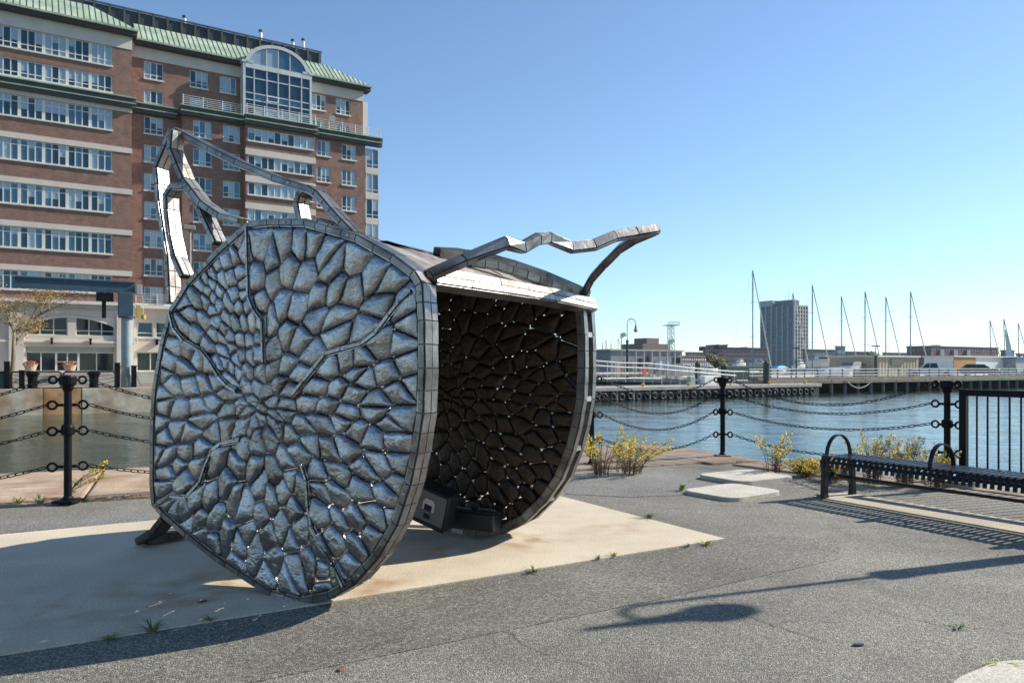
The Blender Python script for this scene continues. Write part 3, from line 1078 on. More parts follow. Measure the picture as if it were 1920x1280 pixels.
def clip(poly, n, c):
    res = []
    m = len(poly)
    for i in range(m):
        a, b = poly[i], poly[(i + 1) % m]
        da, db = a.dot(n) - c, b.dot(n) - c
        if da <= 0:
            res.append(a)
        if (da < 0 < db) or (db < 0 < da):
            res.append(a + (b - a) * (da / (da - db)))
    return res

def stone_mesh(cell, rough):
    pts = []
    m = len(cell)
    for i in range(m):
        a, b, c_ = cell[i - 1], cell[i], cell[(i + 1) % m]
        la, lc = (a - b).length, (c_ - b).length
        cut = .008 if rough else (.034 if R.random() < .34 else .009) if b.y < .8 else (.022 if R.random() < .2 else .006)
        A = b + (a - b) * (min(.42 * la, cut * R.uniform(.7, 1.3)) / max(la, 1e-6))
        C = b + (c_ - b) * (min(.42 * lc, cut * R.uniform(.7, 1.3)) / max(lc, 1e-6))
        for t in (0, .33, .67, 1):
            pts.append(A * (1 - t) ** 2 + b * (2 * t * (1 - t)) + C * t * t)
    # even resample
    seg = [(pts[(i + 1) % len(pts)] - pts[i]).length for i in range(len(pts))]
    per = sum(seg)
    n = 28
    out, acc, i = [], 0.0, 0
    for k in range(n):
        tgt = per * k / n
        while acc + seg[i] < tgt:
            acc += seg[i]
            i += 1
        out.append(pts[i].lerp(pts[(i + 1) % len(pts)], (tgt - acc) / max(seg[i], 1e-9)))
    c = sum(out, Vector((0, 0))) / n
    area = abs(sum(out[i].cross(out[(i + 1) % n]) for i in range(n))) / 2
    size = math.sqrt(area)
    h = min(0.036, size * (0.24 if not rough else 0.6)) * R.uniform(.8, 1.15)
    tx, tz = R.uniform(-.16, .16), R.uniform(-.12, .2)
    sd = R.uniform(0, 90)
    mb = MB()
    ks = (1.0, .98, .945, .89, .8, .62, .34)
    def prof(k):
        return (1 - k ** 5) ** .68
    for k in ks:
        for p in out:
            q = (p - c) * k
            y = -h * prof(k) - 0.006
            am = (.05 if not rough else .16) * size
            y -= (tx * q.x + tz * q.y) * prof(k)
            y += am * noise.noise(Vector((q.x * 7 / max(size, .08) * .25, q.y * 7 / max(size, .08) * .25, sd))) * prof(k) * 1.0
            y += am * .45 * noise.noise(Vector((q.x * 30, q.y * 30, sd + 5))) * prof(k)
            mb.v.append((q.x, y, q.y))
    nk = len(ks)
    for j in range(nk - 1):
        for i2 in range(n):
            i3 = (i2 + 1) % n
            mb.f.append((j * n + i2, j * n + i3, (j + 1) * n + i3, (j + 1) * n + i2))
    mb.v.append((0, -h - .006, 0))
    t = len(mb.v) - 1
    for i2 in range(n):
        mb.f.append(((nk - 1) * n + i2, (nk - 1) * n + (i2 + 1) % n, t))
    # back side, flatter
    b0 = len(mb.v)
    for k, yy in ((1.0, .004), (.85, .018), (.5, .028)):
        for p in out:
            q = (p - c) * k
            mb.v.append((q.x, yy, q.y))
    for i2 in range(n):
        i3 = (i2 + 1) % n
        mb.f.append((i2, b0 + i2, b0 + i3, i3))
        for j in range(2):
            mb.f.append((b0 + j * n + i2, b0 + (j + 1) * n + i2, b0 + (j + 1) * n + i3, b0 + j * n + i3))
    mb.f.append(tuple(b0 + 2 * n + i2 for i2 in range(n)))
    return mb, c, area

front = sub_empty('front_disc', scu)
far = sub_empty('far_disc', scu)
far.location = (0.06, GAP, 0)
stones = []
PW = 0.6                                     # cells are drawn out towards the rim
def warp(v):
    d = v - ctr
    r = max(d.length, 1e-5)
    return d * (r ** (PW - 1))
def unwarp(v):
    r = max(v.length, 1e-6)
    return ctr + v * (r ** (1 / PW - 1))
def fine(poly, n=5):
    return [poly[i].lerp(poly[(i + 1) % len(poly)], k / n) for i in range(len(poly)) for k in range(n)]
INW = [warp(v) for v in fine(INNER, 3)]
wsites = [warp(v) for v in sites]
for i, p in enumerate(sites):
    g = 0.0012
    cell = list(INW)
    pw = wsites[i]
    for j, q in enumerate(wsites):
        if j == i:
            continue
        d = q - pw
        if d.length < 1e-4:
            continue
        m = (pw + q) / 2
        nn = d.normalized()
        cell = clip(cell, nn, m.dot(nn) - g)
        if len(cell) < 3:
            break
    if len(cell) < 3:
        continue
    cell = [unwarp(v) for v in cell]
    rough = abs(p.x - ctr.x) < .2 and abs(p.y - ctr.y) < .33
    mb, c, area = stone_mesh(cell, rough)
    if area < 0.0004:
        continue
    me = mb.mesh('stone', NODULE if rough else STONE, smooth=True)
    inst('stone', me, front, (c.x, 0.03, c.y))
    stones.append((me, c, area, mb))

# the same stones seen from inside on the far disc, looser
KU = 1.07
order = sorted(stones, key=lambda s: -s[2] * (2.0 if s[1].x > -0.2 else .5))
clus = MB()
rs0 = random.Random(8)
for k, (me, c, area, mb) in enumerate(order):
    sc = 1 + .003 / math.sqrt(area)
    sc = sc if rs0.random() < .85 else sc - .012
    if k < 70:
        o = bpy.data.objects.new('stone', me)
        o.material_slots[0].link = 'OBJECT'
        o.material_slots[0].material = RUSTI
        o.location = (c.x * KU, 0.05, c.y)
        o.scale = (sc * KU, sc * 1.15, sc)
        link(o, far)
    else:
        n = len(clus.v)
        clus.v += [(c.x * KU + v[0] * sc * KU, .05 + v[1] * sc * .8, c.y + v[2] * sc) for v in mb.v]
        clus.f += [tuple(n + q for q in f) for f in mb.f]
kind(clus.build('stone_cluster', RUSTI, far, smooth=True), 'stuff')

# ---- beams of strip steel
RIVET = MB().lathe([(.011, 0), (.011, .005), (.006, .010)], (0, 0, 0), 8).mesh('rivet', PANEL)

def resample(path, step):
    path = [Vector(p) for p in path]
    out = [path[0]]
    for a, b in zip(path, path[1:]):
        n = max(1, round((b - a).length / step))
        for k in range(1, n + 1):
            out.append(a.lerp(b, k / n))
    return out

def beam(name, path, parent, width=.15, thick=.055, step=.13, side=Vector((0, 1, 0)), cols=2, closed=False, single=True, seed=1, rivet=None, taper=None, pmat=None):
    """sweeps a box section along path; strips of panel stand proud of its broad faces"""
    rr = random.Random(seed)
    pts = resample(path + ([path[0]] if closed else []), step)
    if closed:
        pts = pts[:-1]
    n = len(pts)
    secs = []
    for i in range(n):
        if closed:
            a, b, c = pts[i - 1], pts[i], pts[(i + 1) % n]
        else:
            a, b, c = pts[max(0, i - 1)], pts[i], pts[min(n - 1, i + 1)]
        t1 = (b - a) if (b - a).length > 1e-6 else (c - b)
        t2 = (c - b) if (c - b).length > 1e-6 else (b - a)
        t1, t2 = t1.normalized(), t2.normalized()
        t = (t1 + t2).normalized()
        sd = (side - t * side.dot(t)).normalized()
        nr = sd.cross(t).normalized()
        nr1 = (side - t1 * side.dot(t1)).normalized().cross(t1).normalized()
        k = 1 / max(.55, nr.dot(nr1))
        ww = width * (taper[0] + (taper[1] - taper[0]) * i / max(1, n - 1)) if taper else width
        secs.append((pts[i], sd * (ww / 2), nr * (thick / 2 * k)))
    core = MB()
    for p, sd, nr in secs:
        core.v += [tuple(p + sd * a + nr * b) for a, b in ((-1, -1), (1, -1), (1, 1), (-1, 1))]
    rng = range(n) if closed else range(n - 1)
    for i in rng:
        j = (i + 1) % n
        for k in range(4):
            k2 = (k + 1) % 4
            core.f.append((4 * i + k, 4 * i + k2, 4 * j + k2, 4 * j + k))
    if not closed:
        core.f += [(0, 1, 2, 3), tuple(4 * (n - 1) + k for k in (3, 2, 1, 0))]
    co = core.build(name, CORE, parent, fix=True)
    plates = MB()
    def panel(i, j, s0, s1, face):
        mb = MB()
        p, sd, nr = secs[i]
        q, sd2, nr2 = secs[j]
        g = .0035
        L = (q - p).length
        e = g / max(L, .02)
        def corner(f, s, lift):
            if face in ('o', 'i'):
                sg = 1 if face == 'o' else -1
                A, B = p + sd * s + nr * sg, q + sd2 * s + nr2 * sg
                un = (nr.lerp(nr2, f)).normalized() * sg
            else:
                sg = 1 if face == 'b' else -1
                A, B = p + sd * sg + nr * s, q + sd2 * sg + nr2 * s
                un = (sd.lerp(sd2, f)).normalized() * sg
            return A.lerp(B, f) + un * lift
        li = [.005 + rr.uniform(0, .0045) for _ in range(4)]
        u = g / (width / 2) if face in ('o', 'i') else g / (thick / 2)
        top = [corner(e, s0 + u, li[0]), corner(1 - e, s0 + u, li[1]), corner(1 - e, s1 - u, li[2]), corner(e, s1 - u, li[3])]
        bot = [corner(e, s0 + u, -.001), corner(1 - e, s0 + u, -.001), corner(1 - e, s1 - u, -.001), corner(e, s1 - u, -.001)]
        b = 0
        mb.v = [tuple(v) for v in top + bot]
        mb.f = [(0, 1, 2, 3)] + [(k, (k + 1) % 4, 4 + (k + 1) % 4, 4 + k) for k in range(4)]
        return mb
    for i in rng:
        j = (i + 1) % n
        for face in ('o', 'i'):
            for c in range(cols):
                s0, s1 = -1 + 2 * c / cols, -1 + 2 * (c + 1) / cols
                mb = panel(i, j, s0, s1, face)
                if single and face == 'o':
                    mb.build('panel', pmat or PANEL, co, fix=True)
                else:
                    nn = len(plates.v)
                    plates.v += mb.v
                    plates.f += [tuple(nn + q for q in f) for f in mb.f]
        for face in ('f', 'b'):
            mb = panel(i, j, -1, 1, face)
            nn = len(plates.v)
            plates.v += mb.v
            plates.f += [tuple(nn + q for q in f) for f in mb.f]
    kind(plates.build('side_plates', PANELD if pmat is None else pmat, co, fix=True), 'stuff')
    if rivet:
        for i in range(rivet // 2, n - 1, rivet):
            p, sd, nr = secs[i]
            q = secs[(i + 1) % n][0]
            o = inst('rivet', RIVET, co, (p + q) / 2 - sd * 1.0 - sd.normalized() * .006)
            o.rotation_euler = (-sd).to_track_quat('Z', 'Y').to_euler()
    return co

def ring(poly, off, w):
    return [Vector((p.x, w, p.y)) for p in offset_poly(poly, off)]
sgn = 1 if (offset_poly(OUT2, .03)[0] - cen).length < (OUT2[0] - cen).length else -1
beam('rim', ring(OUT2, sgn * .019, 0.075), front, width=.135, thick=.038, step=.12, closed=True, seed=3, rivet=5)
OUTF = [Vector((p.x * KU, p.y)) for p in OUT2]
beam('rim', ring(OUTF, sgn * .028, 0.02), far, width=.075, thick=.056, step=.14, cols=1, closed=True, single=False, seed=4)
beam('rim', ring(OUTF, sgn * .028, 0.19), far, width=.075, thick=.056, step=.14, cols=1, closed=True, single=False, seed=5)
sp = ring(OUTF, sgn * .028, 0.1)
for k in range(0, len(sp), 2):
    MB().obox(sp[k], (.03, 0, 0), (0, .06, 0), (0, 0, .02)).build('rim_spacer', PANEL, far)

# ---- flat straps dividing the front face
def strap(px_list, w=.02):
    pts = [loc(x, y, -.006) for x, y in px_list]
    beam('divider_strap', pts, front, width=.014, thick=w, step=.16, cols=1, single=False, seed=9, pmat=STONE)
strap([(463, 425), (464, 480), (466, 556), (475, 580), (492, 602), (493, 640), (494, 680)])
strap([(318, 585), (325, 615), (345, 640), (375, 655), (395, 680), (410, 705), (425, 722), (443, 732)])
strap([(772, 545), (750, 565), (730, 590), (705, 625), (678, 645), (640, 655), (610, 665), (590, 690), (570, 715), (548, 742)])
strap([(292, 948), (320, 930), (350, 932), (375, 905), (385, 875), (398, 845), (415, 832), (450, 825)])
strap([(566, 870), (575, 900), (578, 950), (585, 985), (602, 1020), (625, 1060), (645, 1100)])

# ---- curved sheet shell over the top, open towards the water side
k0 = 8
arc = [OUT2[(i) % len(OUT2)] for i in range(len(OUT2) - 5, len(OUT2))] + OUT2[0:7]
arc = resample([Vector((p.x, p.y, 0)) for p in arc], .11)
sh = MB()
nw = 15
for j in range(nw):
    w = .15 + (GAP - .15) * j / (nw - 1)
    k = 1 + (KU - 1) * w / GAP
    for p in arc:
        d = .012 * noise.noise(Vector((p.x * 3, w * 3, p.y * 3))) - .02 * math.sin(math.pi * j / (nw - 1))
        sh.v.append((p.x * k, w, p.y - .03 + d))
na = len(arc)
for j in range(nw - 1):
    for i in range(na - 1):
        a = j * na + i
        sh.f.append((a, a + na, a + na + 1, a + 1))
so = sh.build('top_shell', SHELLM, scu, smooth=True)
md = so.modifiers.new('thick', 'SOLIDIFY')
md.thickness = .014
# overlapping weathered sheets on the shell
rs = random.Random(5)
for k in range(26):
    i0 = rs.randrange(0, na - 4)
    j0 = rs.randrange(0, nw - 4)
    di, dj = rs.randrange(2, 4), rs.randrange(2, 4)
    mb = MB()
    lift = .007 + .0012 * k
    for j in range(dj + 1):
        for i in range(di + 1):
            v = Vector(sh.v[(j0 + j) * na + i0 + i])
            n2 = Vector((v.x - cen.x, 0, v.z - cen.y)).normalized()
            v = v + n2 * (lift + rs.uniform(0, .006))
            mb.v.append(tuple(v + Vector((rs.uniform(-.02, .02), rs.uniform(-.02, .02), 0))))
    for j in range(dj):
        for i in range(di):
            a = j * (di + 1) + i
            mb.f.append((a, a + di + 1, a + di + 2, a + 1))
    mb.build('sheet', SHELLM, so, smooth=True)
# bright edge beam along the opening
e0, e1_ = loc(803, 522, .12), locY(1108, 574, 6.2)
edge_path = [e0, e0.lerp(e1_, .33) + Vector((0, 0, .01)), e0.lerp(e1_, .66) + Vector((0, 0, .015)), e1_]
beam('edge_beam', edge_path, scu, width=.095, thick=.1, step=.42, side=Vector((.3, 0, -.95)), cols=2, seed=11, rivet=2)

# ---- bent strip frames: the ear-like loops
def PX(lst, w):
    return [loc(x, y, w) for x, y in lst]
fr = sub_empty('ear_frame', scu)
beam('strip_beam', PX([(458, 416), (420, 407), (385, 383), (352, 340), (328, 283), (331, 246)], .09), fr, width=.10, thick=.036, seed=21, rivet=3)
beam('strip_beam', PX([(326, 568), (322, 480), (314, 430), (306, 380), (301, 316), (318, 276), (331, 246)], .26), fr, width=.10, thick=.036, seed=22, rivet=4)
beam('strip_beam', PX([(352, 520), (336, 485), (326, 440), (321, 395), (320, 368), (331, 352), (356, 353), (373, 373), (390, 410), (412, 458)], .10), fr, width=.10, thick=.036, seed=23, rivet=3)
beam('strip_beam', PX([(333, 247), (400, 282), (450, 307), (520, 336), (583, 357)], .16), fr, width=.09, thick=.036, step=.34, seed=24, rivet=2)
fr2 = sub_empty('ear_frame', scu)
beam('strip_beam', PX([(583, 355), (600, 365), (628, 398), (668, 440)], .10), fr2, width=.10, thick=.036, seed=25, rivet=3)
beam('strip_beam', PX([(583, 357), (569, 366), (564, 382), (570, 416), (574, 440)], .22), fr2, width=.10, thick=.036, seed=26, rivet=3)
beam('strip_beam', PX([(586, 424), (606, 416), (634, 424), (655, 440)], .42), fr2, width=.10, thick=.036, seed=27)
# ---- long bent loop on the open side
fl = sub_empty('side_loop', scu)
q = [(806, 516), (870, 488), (948, 456), (980, 464), (1008, 448), (1028, 446), (1070, 464), (1112, 460), (1152, 443), (1192, 436), (1233, 429)]
Ys = [4.24 + (5.25 - 4.24) * k / (len(q) - 1) for k in range(len(q))]
beam('strip_beam', [locY(x, y, Y) for (x, y), Y in zip(q, Ys)], fl, width=.06, thick=.04, step=.2, side=Vector((.25, .75, .6)).normalized(), cols=1, seed=31)
q = [(1231, 432), (1192, 448), (1162, 467), (1135, 494), (1110, 522), (1091, 557)]
Ys = [5.25 + (6.12 - 5.25) * k / (len(q) - 1) for k in range(len(q))]
beam('strip_beam', [locY(x, y, Y) for (x, y), Y in zip(q, Ys)], fl, width=.07, thick=.042, step=.16, side=Vector((-.3, .9, .3)).normalized(), cols=1, seed=32, pmat=PANELD)
fl2 = sub_empty('back_loop', scu)
q = [(818, 478), (862, 480), (902, 485), (962, 502), (1020, 522), (1082, 548), (1100, 556)]
Ys = [5.6, 5.75, 5.9, 6.05, 6.2, 6.3, 6.35]
beam('strip_beam', [locY(x, y, Y) for (x, y), Y in zip(q, Ys)], fl2, width=.1, thick=.075, step=.3, side=Vector((.3, .3, .9)).normalized(), cols=1, single=False, seed=33, pmat=PANELD)
q = [(880, 491), (930, 497), (985, 515), (1030, 533), (1068, 550)]
Ys = [5.5, 5.65, 5.8, 5.95, 6.1]
beam('strip_beam', [locY(x, y, Y) for (x, y), Y in zip(q, Ys)], fl2, width=.06, thick=.05, step=.12, side=Vector((.3, .3, .9)).normalized(), cols=1, single=False, seed=34, pmat=PANELD)
# ---- curled foot behind the front disc
ft = sub_empty('foot', scu)
f1 = gnd(268, 1020, .02)
q0 = locY(318, 968, 5.9)
q2 = f1 - P0
q2 = Vector((q2.dot(RX), q2.dot(AX), .04))
q1 = q0.lerp(q2, .6) + Vector((.05, 0, -.0))
q3_ = gnd(345, 1008, .02) - P0
q3_ = Vector((q3_.dot(RX), q3_.dot(AX), .045))
beam('strip_beam', [q0, q1, q2], ft, width=.12, thick=.05, step=.1, cols=1, single=False, seed=41, pmat=CORE)
beam('strip_beam', [q2 + Vector((.02, 0, -.0)), q3_], ft, width=.12, thick=.05, step=.14, cols=1, single=False, seed=42, pmat=CORE)

# ---- equipment boxes standing inside the drum
def dbox(name, loc_, rot, size, mat, label, cat, extra=None):
    o = empty(name, loc_, 0, label, cat)
    o.rotation_euler = rot
    b = MB().box(-size[0] / 2, size[0] / 2, -size[1] / 2, size[1] / 2, 0, size[2]).build('housing', mat, o, bevel=.012)
    if extra:
        extra(o)
    return o
bx = gnd(832, 992, 0.0)
def face_bits(o):
    MB().box(-.18, .18, -.094, -.086, .05, .31).build('face_plate', BOXG, o)
    for xx in (-.125, .03):
        s_ = MB().prism([(-.055, 0), (.055, 0), (.055, .07), (.035, .1), (-.035, .1), (-.055, .07)], lambda p: (xx + p[0], -.095, .15 + p[1]), lambda p: (xx + p[0], -.098, .15 + p[1])).build('sticker', BOXW, o, fix=True)
        MB().box(xx - .035, xx + .035, -.102, -.099, .152, .205).build('socket', BOXM, s_)
    MB().box(.0, .06, -.099, -.095, .08, .12).build('sticker', BOXM, o)
dbox('control_box', (-0.70, 6.33, .17), (rad(10), rad(18), rad(-24)), (.40, .17, .33), BOXM, 'tilted grey faced control box with two white stickers inside the drum', 'box', face_bits)
def lid(o):
    MB().box(-.245, .245, -.08, .08, .142, .155).build('lid', BOXM, o, bevel=.004)
    MB().bar((-.2, .02, .162), (.0, -.02, .162), .02, .012).bar((.05, .03, .162), (.22, .0, .162), .016, .012).build('cable', BOXG, o)
dbox('equipment_case', (-.34, 6.42, .10), (0, 0, rad(-26)), (.5, .17, .14), BOXM, 'long black case lying at the foot of the far disc', 'box', lid)
# ------------------------------------------------------------------ chain fence
posts_xy = [(-7.63, 6.56, 1.33), (-4.70, 8.07, 1.33), (-1.77, 9.58, 1.31), (1.16, 11.1, 1.29), (3.37, 12.2, 1.26), (5.45, 9.55, 1.25)]
ROWS = (1.285, 1.02, .745, .37)
def torus(mb, c, ax1, ax2, r, tr, n=14, m=6):
    mb.tube([Vector(c) + Vector(ax1) * (r * math.cos(2 * math.pi * k / n)) + Vector(ax2) * (r * math.sin(2 * math.pi * k / n)) for k in range(n)], tr, m, closed=True)
def chain_post(i, label):
    x, y, h = posts_xy[i]
    a = Vector(posts_xy[i - 1][:2]) if i else None
    b = Vector(posts_xy[i + 1][:2]) if i < len(posts_xy) - 1 else None
    c = Vector((x, y))
    if a is not None and b is not None:
        da, db = (a - c).normalized(), (b - c).normalized()
    elif b is not None:
        db = (b - c).normalized()
        da = -db
    else:
        da = (a - c).normalized()
        db = Vector((.53, -.848))
    o = empty('chain_post', (x, y, .03), 0, label, 'post', 'black iron chain posts along the quay')
    k = h / 1.33
    MB().lathe([(.054, 0), (.054, .04), (.039, .06), (.039, .70 * k), (.06, .705 * k), (.066, .72 * k), (.066, .79 * k), (.058, .81 * k), (.039, .815 * k), (.038, 1.16 * k), (.06, 1.2 * k), (.06, 1.22 * k)], (0, 0, 0), 18).build('shaft', IRON, o, smooth=False)
    MB().lathe([(.062, 1.222 * k), (.082, 1.235 * k), (.084, 1.25 * k), (.084, 1.315 * k), (.078, 1.33 * k), (.02, 1.335 * k)], (0, 0, 0), 18).build('cap', IRON, o)
    MB().box(-.11, .11, -.11, .11, -.005, .02).build('base_plate', GRAN2 if i > 3 else IRON, o, bevel=.004)
    for dd in (da, db):
        d3 = Vector((dd.x, dd.y, 0))
        for z in ROWS:
            z *= k
            r_ = .042 if z < 1.2 else .036
            mb = MB()
            torus(mb, d3 * (.10 + r_) + Vector((0, 0, z)), d3, Vector((0, 0, 1)), r_, .013)
            mb.tube([d3 * .04 + Vector((0, 0, z)), d3 * .105 + Vector((0, 0, z))], .016, 8)
            mb.build('eye_ring', IRON, o, smooth=True)
    return o
lab = ['black iron chain post beyond the left edge', 'black iron chain post with ring eyes on the pink granite at left', 'black iron chain post hidden behind the sculpture drum',
       'black iron chain post just right of the far disc, in goldenrod', 'black iron chain post at the quay corner beside the water', 'black iron chain post between the bench and the bar railing']
for i in range(6):
    chain_post(i, lab[i])

def link_mesh():
    mb = MB()
    pts = []
    L, r = .022, .016
    for k in range(7):
        a = -math.pi / 2 + math.pi * k / 6
        pts.append((L + r * math.cos(a), r * math.sin(a), 0))
    for k in range(7):
        a = math.pi / 2 + math.pi * k / 6
        pts.append((-L + r * math.cos(a), r * math.sin(a), 0))
    mb.tube(pts, .0053, 6, closed=True)
    return mb
LM = link_mesh()
LME = LM.mesh('link', IRON, True)
def chain(i, j, row, sag, label, single):
    xa, ya, ha = posts_xy[i]
    xb, yb, hb = posts_xy[j]
    a = Vector((xa, ya, .03 + ROWS[row] * ha / 1.33))
    b = Vector((xb, yb, .03 + ROWS[row] * hb / 1.33))
    d = (b - a)
    d.z = 0
    d.normalize()
    a = a + d * .2
    b = b - d * .2
    span = (b - a).length
    pts = []
    for k in range(201):
        t = k / 200
        p = a.lerp(b, t)
        p.z -= 4 * sag * t * (1 - t)
        pts.append(p)
    cl = [0]
    for k in range(200):
        cl.append(cl[-1] + (pts[k + 1] - pts[k]).length)
    pitch = .0665
    n = int(cl[-1] / pitch)
    root = empty('chain', a, 0, label, 'chain', 'chains of the quay fence')
    root.location = a
    joint = MB()
    k = 0
    for q in range(n):
        tgt = (q + .5) * cl[-1] / n
        while cl[k + 1] < tgt:
            k += 1
        f = (tgt - cl[k]) / (cl[k + 1] - cl[k])
        p = pts[k].lerp(pts[k + 1], f) - a
        t = (pts[k + 1] - pts[k]).normalized()
        s = t.cross(Vector((0, 0, 1))).normalized()
        u = s.cross(t)
        roll = rad(45 if q % 2 else -45) + R.uniform(-.25, .25)
        yv = s * math.cos(roll) + u * math.sin(roll)
        zv = t.cross(yv)
        mt = Matrix((t, yv, zv)).transposed().to_4x4()
        mt.translation = p
        if single:
            o = bpy.data.objects.new('link', LME)
            link(o, root)
            o.matrix_local = mt
        else:
            nn = len(joint.v)
            joint.v += [tuple(mt @ Vector(v)) for v in LM.v]
            joint.f += [tuple(nn + w for w in ff) for ff in LM.f]
    if not single:
        joint.build('links', IRON, root, smooth=True)
    return root
rown = ('top', 'second', 'third', 'lowest')
sagL = (.31, .25, .23, .17)
for r in range(4):
    chain(0, 1, r, sagL[r], 'black chain, %s of four, running left from the left chain post' % rown[r], True)
    chain(1, 2, r, sagL[r], 'black chain, %s of four, between the left chain post and sculpture' % rown[r], True)
    chain(2, 3, r, .24, 'black chain, %s of four, passing behind the sculpture drum' % rown[r], False)
    chain(3, 4, r, (.23, .27, .25, .2)[r], 'black chain, %s of four, from the far disc to the corner post' % rown[r], False)
    if r < 3:
        chain(4, 5, r, (.33, .2, .16)[r], 'black chain, %s of three, from the corner post towards the bench' % rown[r], False)
    else:
        chain(4, 5, r, .17, 'black chain, lowest, running low from the corner post behind goldenrod', False)

# ------------------------------------------------------------------ bench
bo = Vector((3.42, 8.43, .01))
bench = empty('bench', bo, math.atan2(-.866, .5), 'black slatted metal bench with hoop armrests beside the water', 'bench')
# local x along the bench, local y towards the water, z up
BW, BL, SH = .50, 4.6, .46
slat = MB()
prof = [(-.034, .345), (-.03, .375), (-.015, .415), (.02, .452), (.06, .462), (.2, .452), (.35, .455), (.46, .462), (.5, .45), (.525, .41)]
for (a, z0), (b, z1) in zip(prof, prof[1:]):
    slat.bar((0, a, z0), (0, b, z1), .038, .007, up=(0, -(z1 - z0), b - a))
sm = slat.mesh('slat', BENCHM)
nsl = int(BL / .064)
for k in range(nsl):
    inst('slat', sm, bench, (.03 + k * .064, 0, 0))
for y, z in ((.0, .425), (.25, .445), (.5, .425)):
    MB().box(-.01, BL, y - .012, y + .012, z - .04, z - .006).build('seat_rail', BENCHM, bench)
def bench_end(xx, foot=True):
    hoop = MB()
    pts = []
    for k in range(25):
        a = math.pi * k / 24
        pts.append((xx, .25 - .2 * math.cos(a), .45 + .235 * math.sin(a)))
    for p, q in zip(pts, pts[1:]):
        hoop.bar(p, q, .042, .013, up=(0, -(q[2] - p[2]) , q[1] - p[1]) if abs(q[1] - p[1]) > 1e-5 else (0, 1, 0))
    hoop.build('armrest', BENCHM, bench)
    if foot:
        for y, sg in ((.02, -1), (.48, 1)):
            lg = MB()
            lg.prism([(y - .03, .47), (y + .03, .47), (y + sg * .01 + .035, .05), (y + sg * .01 + .05, .0), (y + sg * .01 - .05, 0), (y + sg * .01 - .035, .05)], lambda p: (xx - .025, p[0], p[1]), lambda p: (xx + .025, p[0], p[1]))
            lg.build('leg', BENCHM, bench, fix=True, bevel=.004)
        low = MB()
        pts = []
        for k in range(17):
            a = math.pi * k / 16
            pts.append((xx, .25 - .2 * math.cos(a), .43 - .19 * math.sin(a)))
        for p, q in zip(pts, pts[1:]):
            low.bar(p, q, .045, .016, up=(0, -(q[2] - p[2]), q[1] - p[1]) if abs(q[1] - p[1]) > 1e-5 else (0, 1, 0))
        low.bar((xx, .16, .26), (xx, .02, .12), .04, .03).bar((xx, .34, .26), (xx, .48, .12), .04, .03)
        low.build('brace', BENCHM, bench)
bench_end(.03)
bench_end(1.2, False)
bench_end(2.4)
bench_end(3.5, False)
bench_end(4.55)
MB().box(.03, 4.55, .235, .265, .215, .245).build('stretcher', BENCHM, bench)

# ------------------------------------------------------------------ bar railing at the right edge
ro = Vector((5.36, 9.05, .03))
rail = empty('bar_railing', ro, math.atan2(-.848, .53), 'black square bar railing with thin balusters at the right edge', 'railing')
MB().box(-.04, .04, -.035, .035, 0, 1.16).build('post', IRON, rail, bevel=.004)
MB().box(2.4, 2.48, -.035, .035, 0, 1.16).build('post', IRON, rail, bevel=.004)
MB().box(.041, 2.399, -.035, .035, 1.08, 1.155).build('top_rail', IRON, rail, bevel=.004)
MB().box(.041, 2.399, -.015, .015, .1, .14).build('bottom_rail', IRON, rail)
bm_ = MB().box(-.008, .008, -.008, .008, .141, 1.079).mesh('baluster', IRON)
for k in range(19):
    inst('baluster', bm_, rail, (.15 + k * .118, 0, 0))
MB().box(-.16, .16, -.16, .16, -.02, .07).build('footing', CONC, rail, bevel=.008)
MB().box(-.1, .1, -.1, .1, .071, .09).build('base_plate', IRON, rail)
for sx in (-1, 1):
    for sy in (-1, 1):
        MB().lathe([(.012, 0), (.012, .03)], (.075 * sx, .075 * sy, .09), 6).build('bolt', IRON, rail)

# ------------------------------------------------------------------ street lamps
GREEN_I = M('lamp_green', (.02, .035, .035), .45, 0, .2, 4)
GLOBE = M('lamp_globe', (.42, .34, .20), .35, 0, .1, 3)
def lamp(name, loc_, h, adir, label, s=1.0, short=False):
    o = empty(name, loc_, math.atan2(adir[1], adir[0]), label, 'lamp')
    r = .42 * s if not short else .14
    MB().lathe([(.14 * s, 0), (.14 * s, .25), (.125 * s, .32), (.115 * s, h * .62), (.135 * s, h * .625), (.135 * s, h * .65), (.035 * s, h * .66), (.032 * s, h - r)], (0, 0, 0), 14).build('pole', GREEN_I, o)
    pts = [(r - r * math.cos(math.pi * k / 14), 0, h - r + r * math.sin(math.pi * k / 14)) for k in range(15)]
    pts.append((2 * r, 0, h - r - .15 * s if not short else h - r - .02))
    arm = MB().tube(pts, .03 * s, 8)
    if not short:
        torus(arm, (r, 0, h - r + .14 * s), Vector((1, 0, 0)), Vector((0, 0, 1)), .2 * s, .014 * s, 16, 5)
    arm.build('crook', GREEN_I, o)
    z = h - r - .15 * s if not short else h + .09
    if short:
        MB().lathe([(.02, 0), (.035, -.05), (.03, -.16)], (2 * r, 0, h + .24), 10).build('finial', GREEN_I, o)
    MB().lathe([(.05 * s, 0), (.06 * s, -.1 * s), (.09 * s, -.28 * s), (.13 * s, -.42 * s)], (2 * r, 0, z), 14).build('hood', GREEN_I, o)
    MB().lathe([(.13 * s, 0), (.19 * s, -.07 * s), (.2 * s, -.16 * s), (.15 * s, -.27 * s), (.04 * s, -.33 * s)], (2 * r, 0, z - .421 * s), 14).build('globe', GLOBE, o, smooth=True)
    return o
lt = Vector((.61, 4.59, 0))
cot = 1 / math.tan(rad(SUN_EL))
LH = 4.05
hd = Vector((math.sin(rad(SUN_AZ)), math.cos(rad(SUN_AZ)), 0))
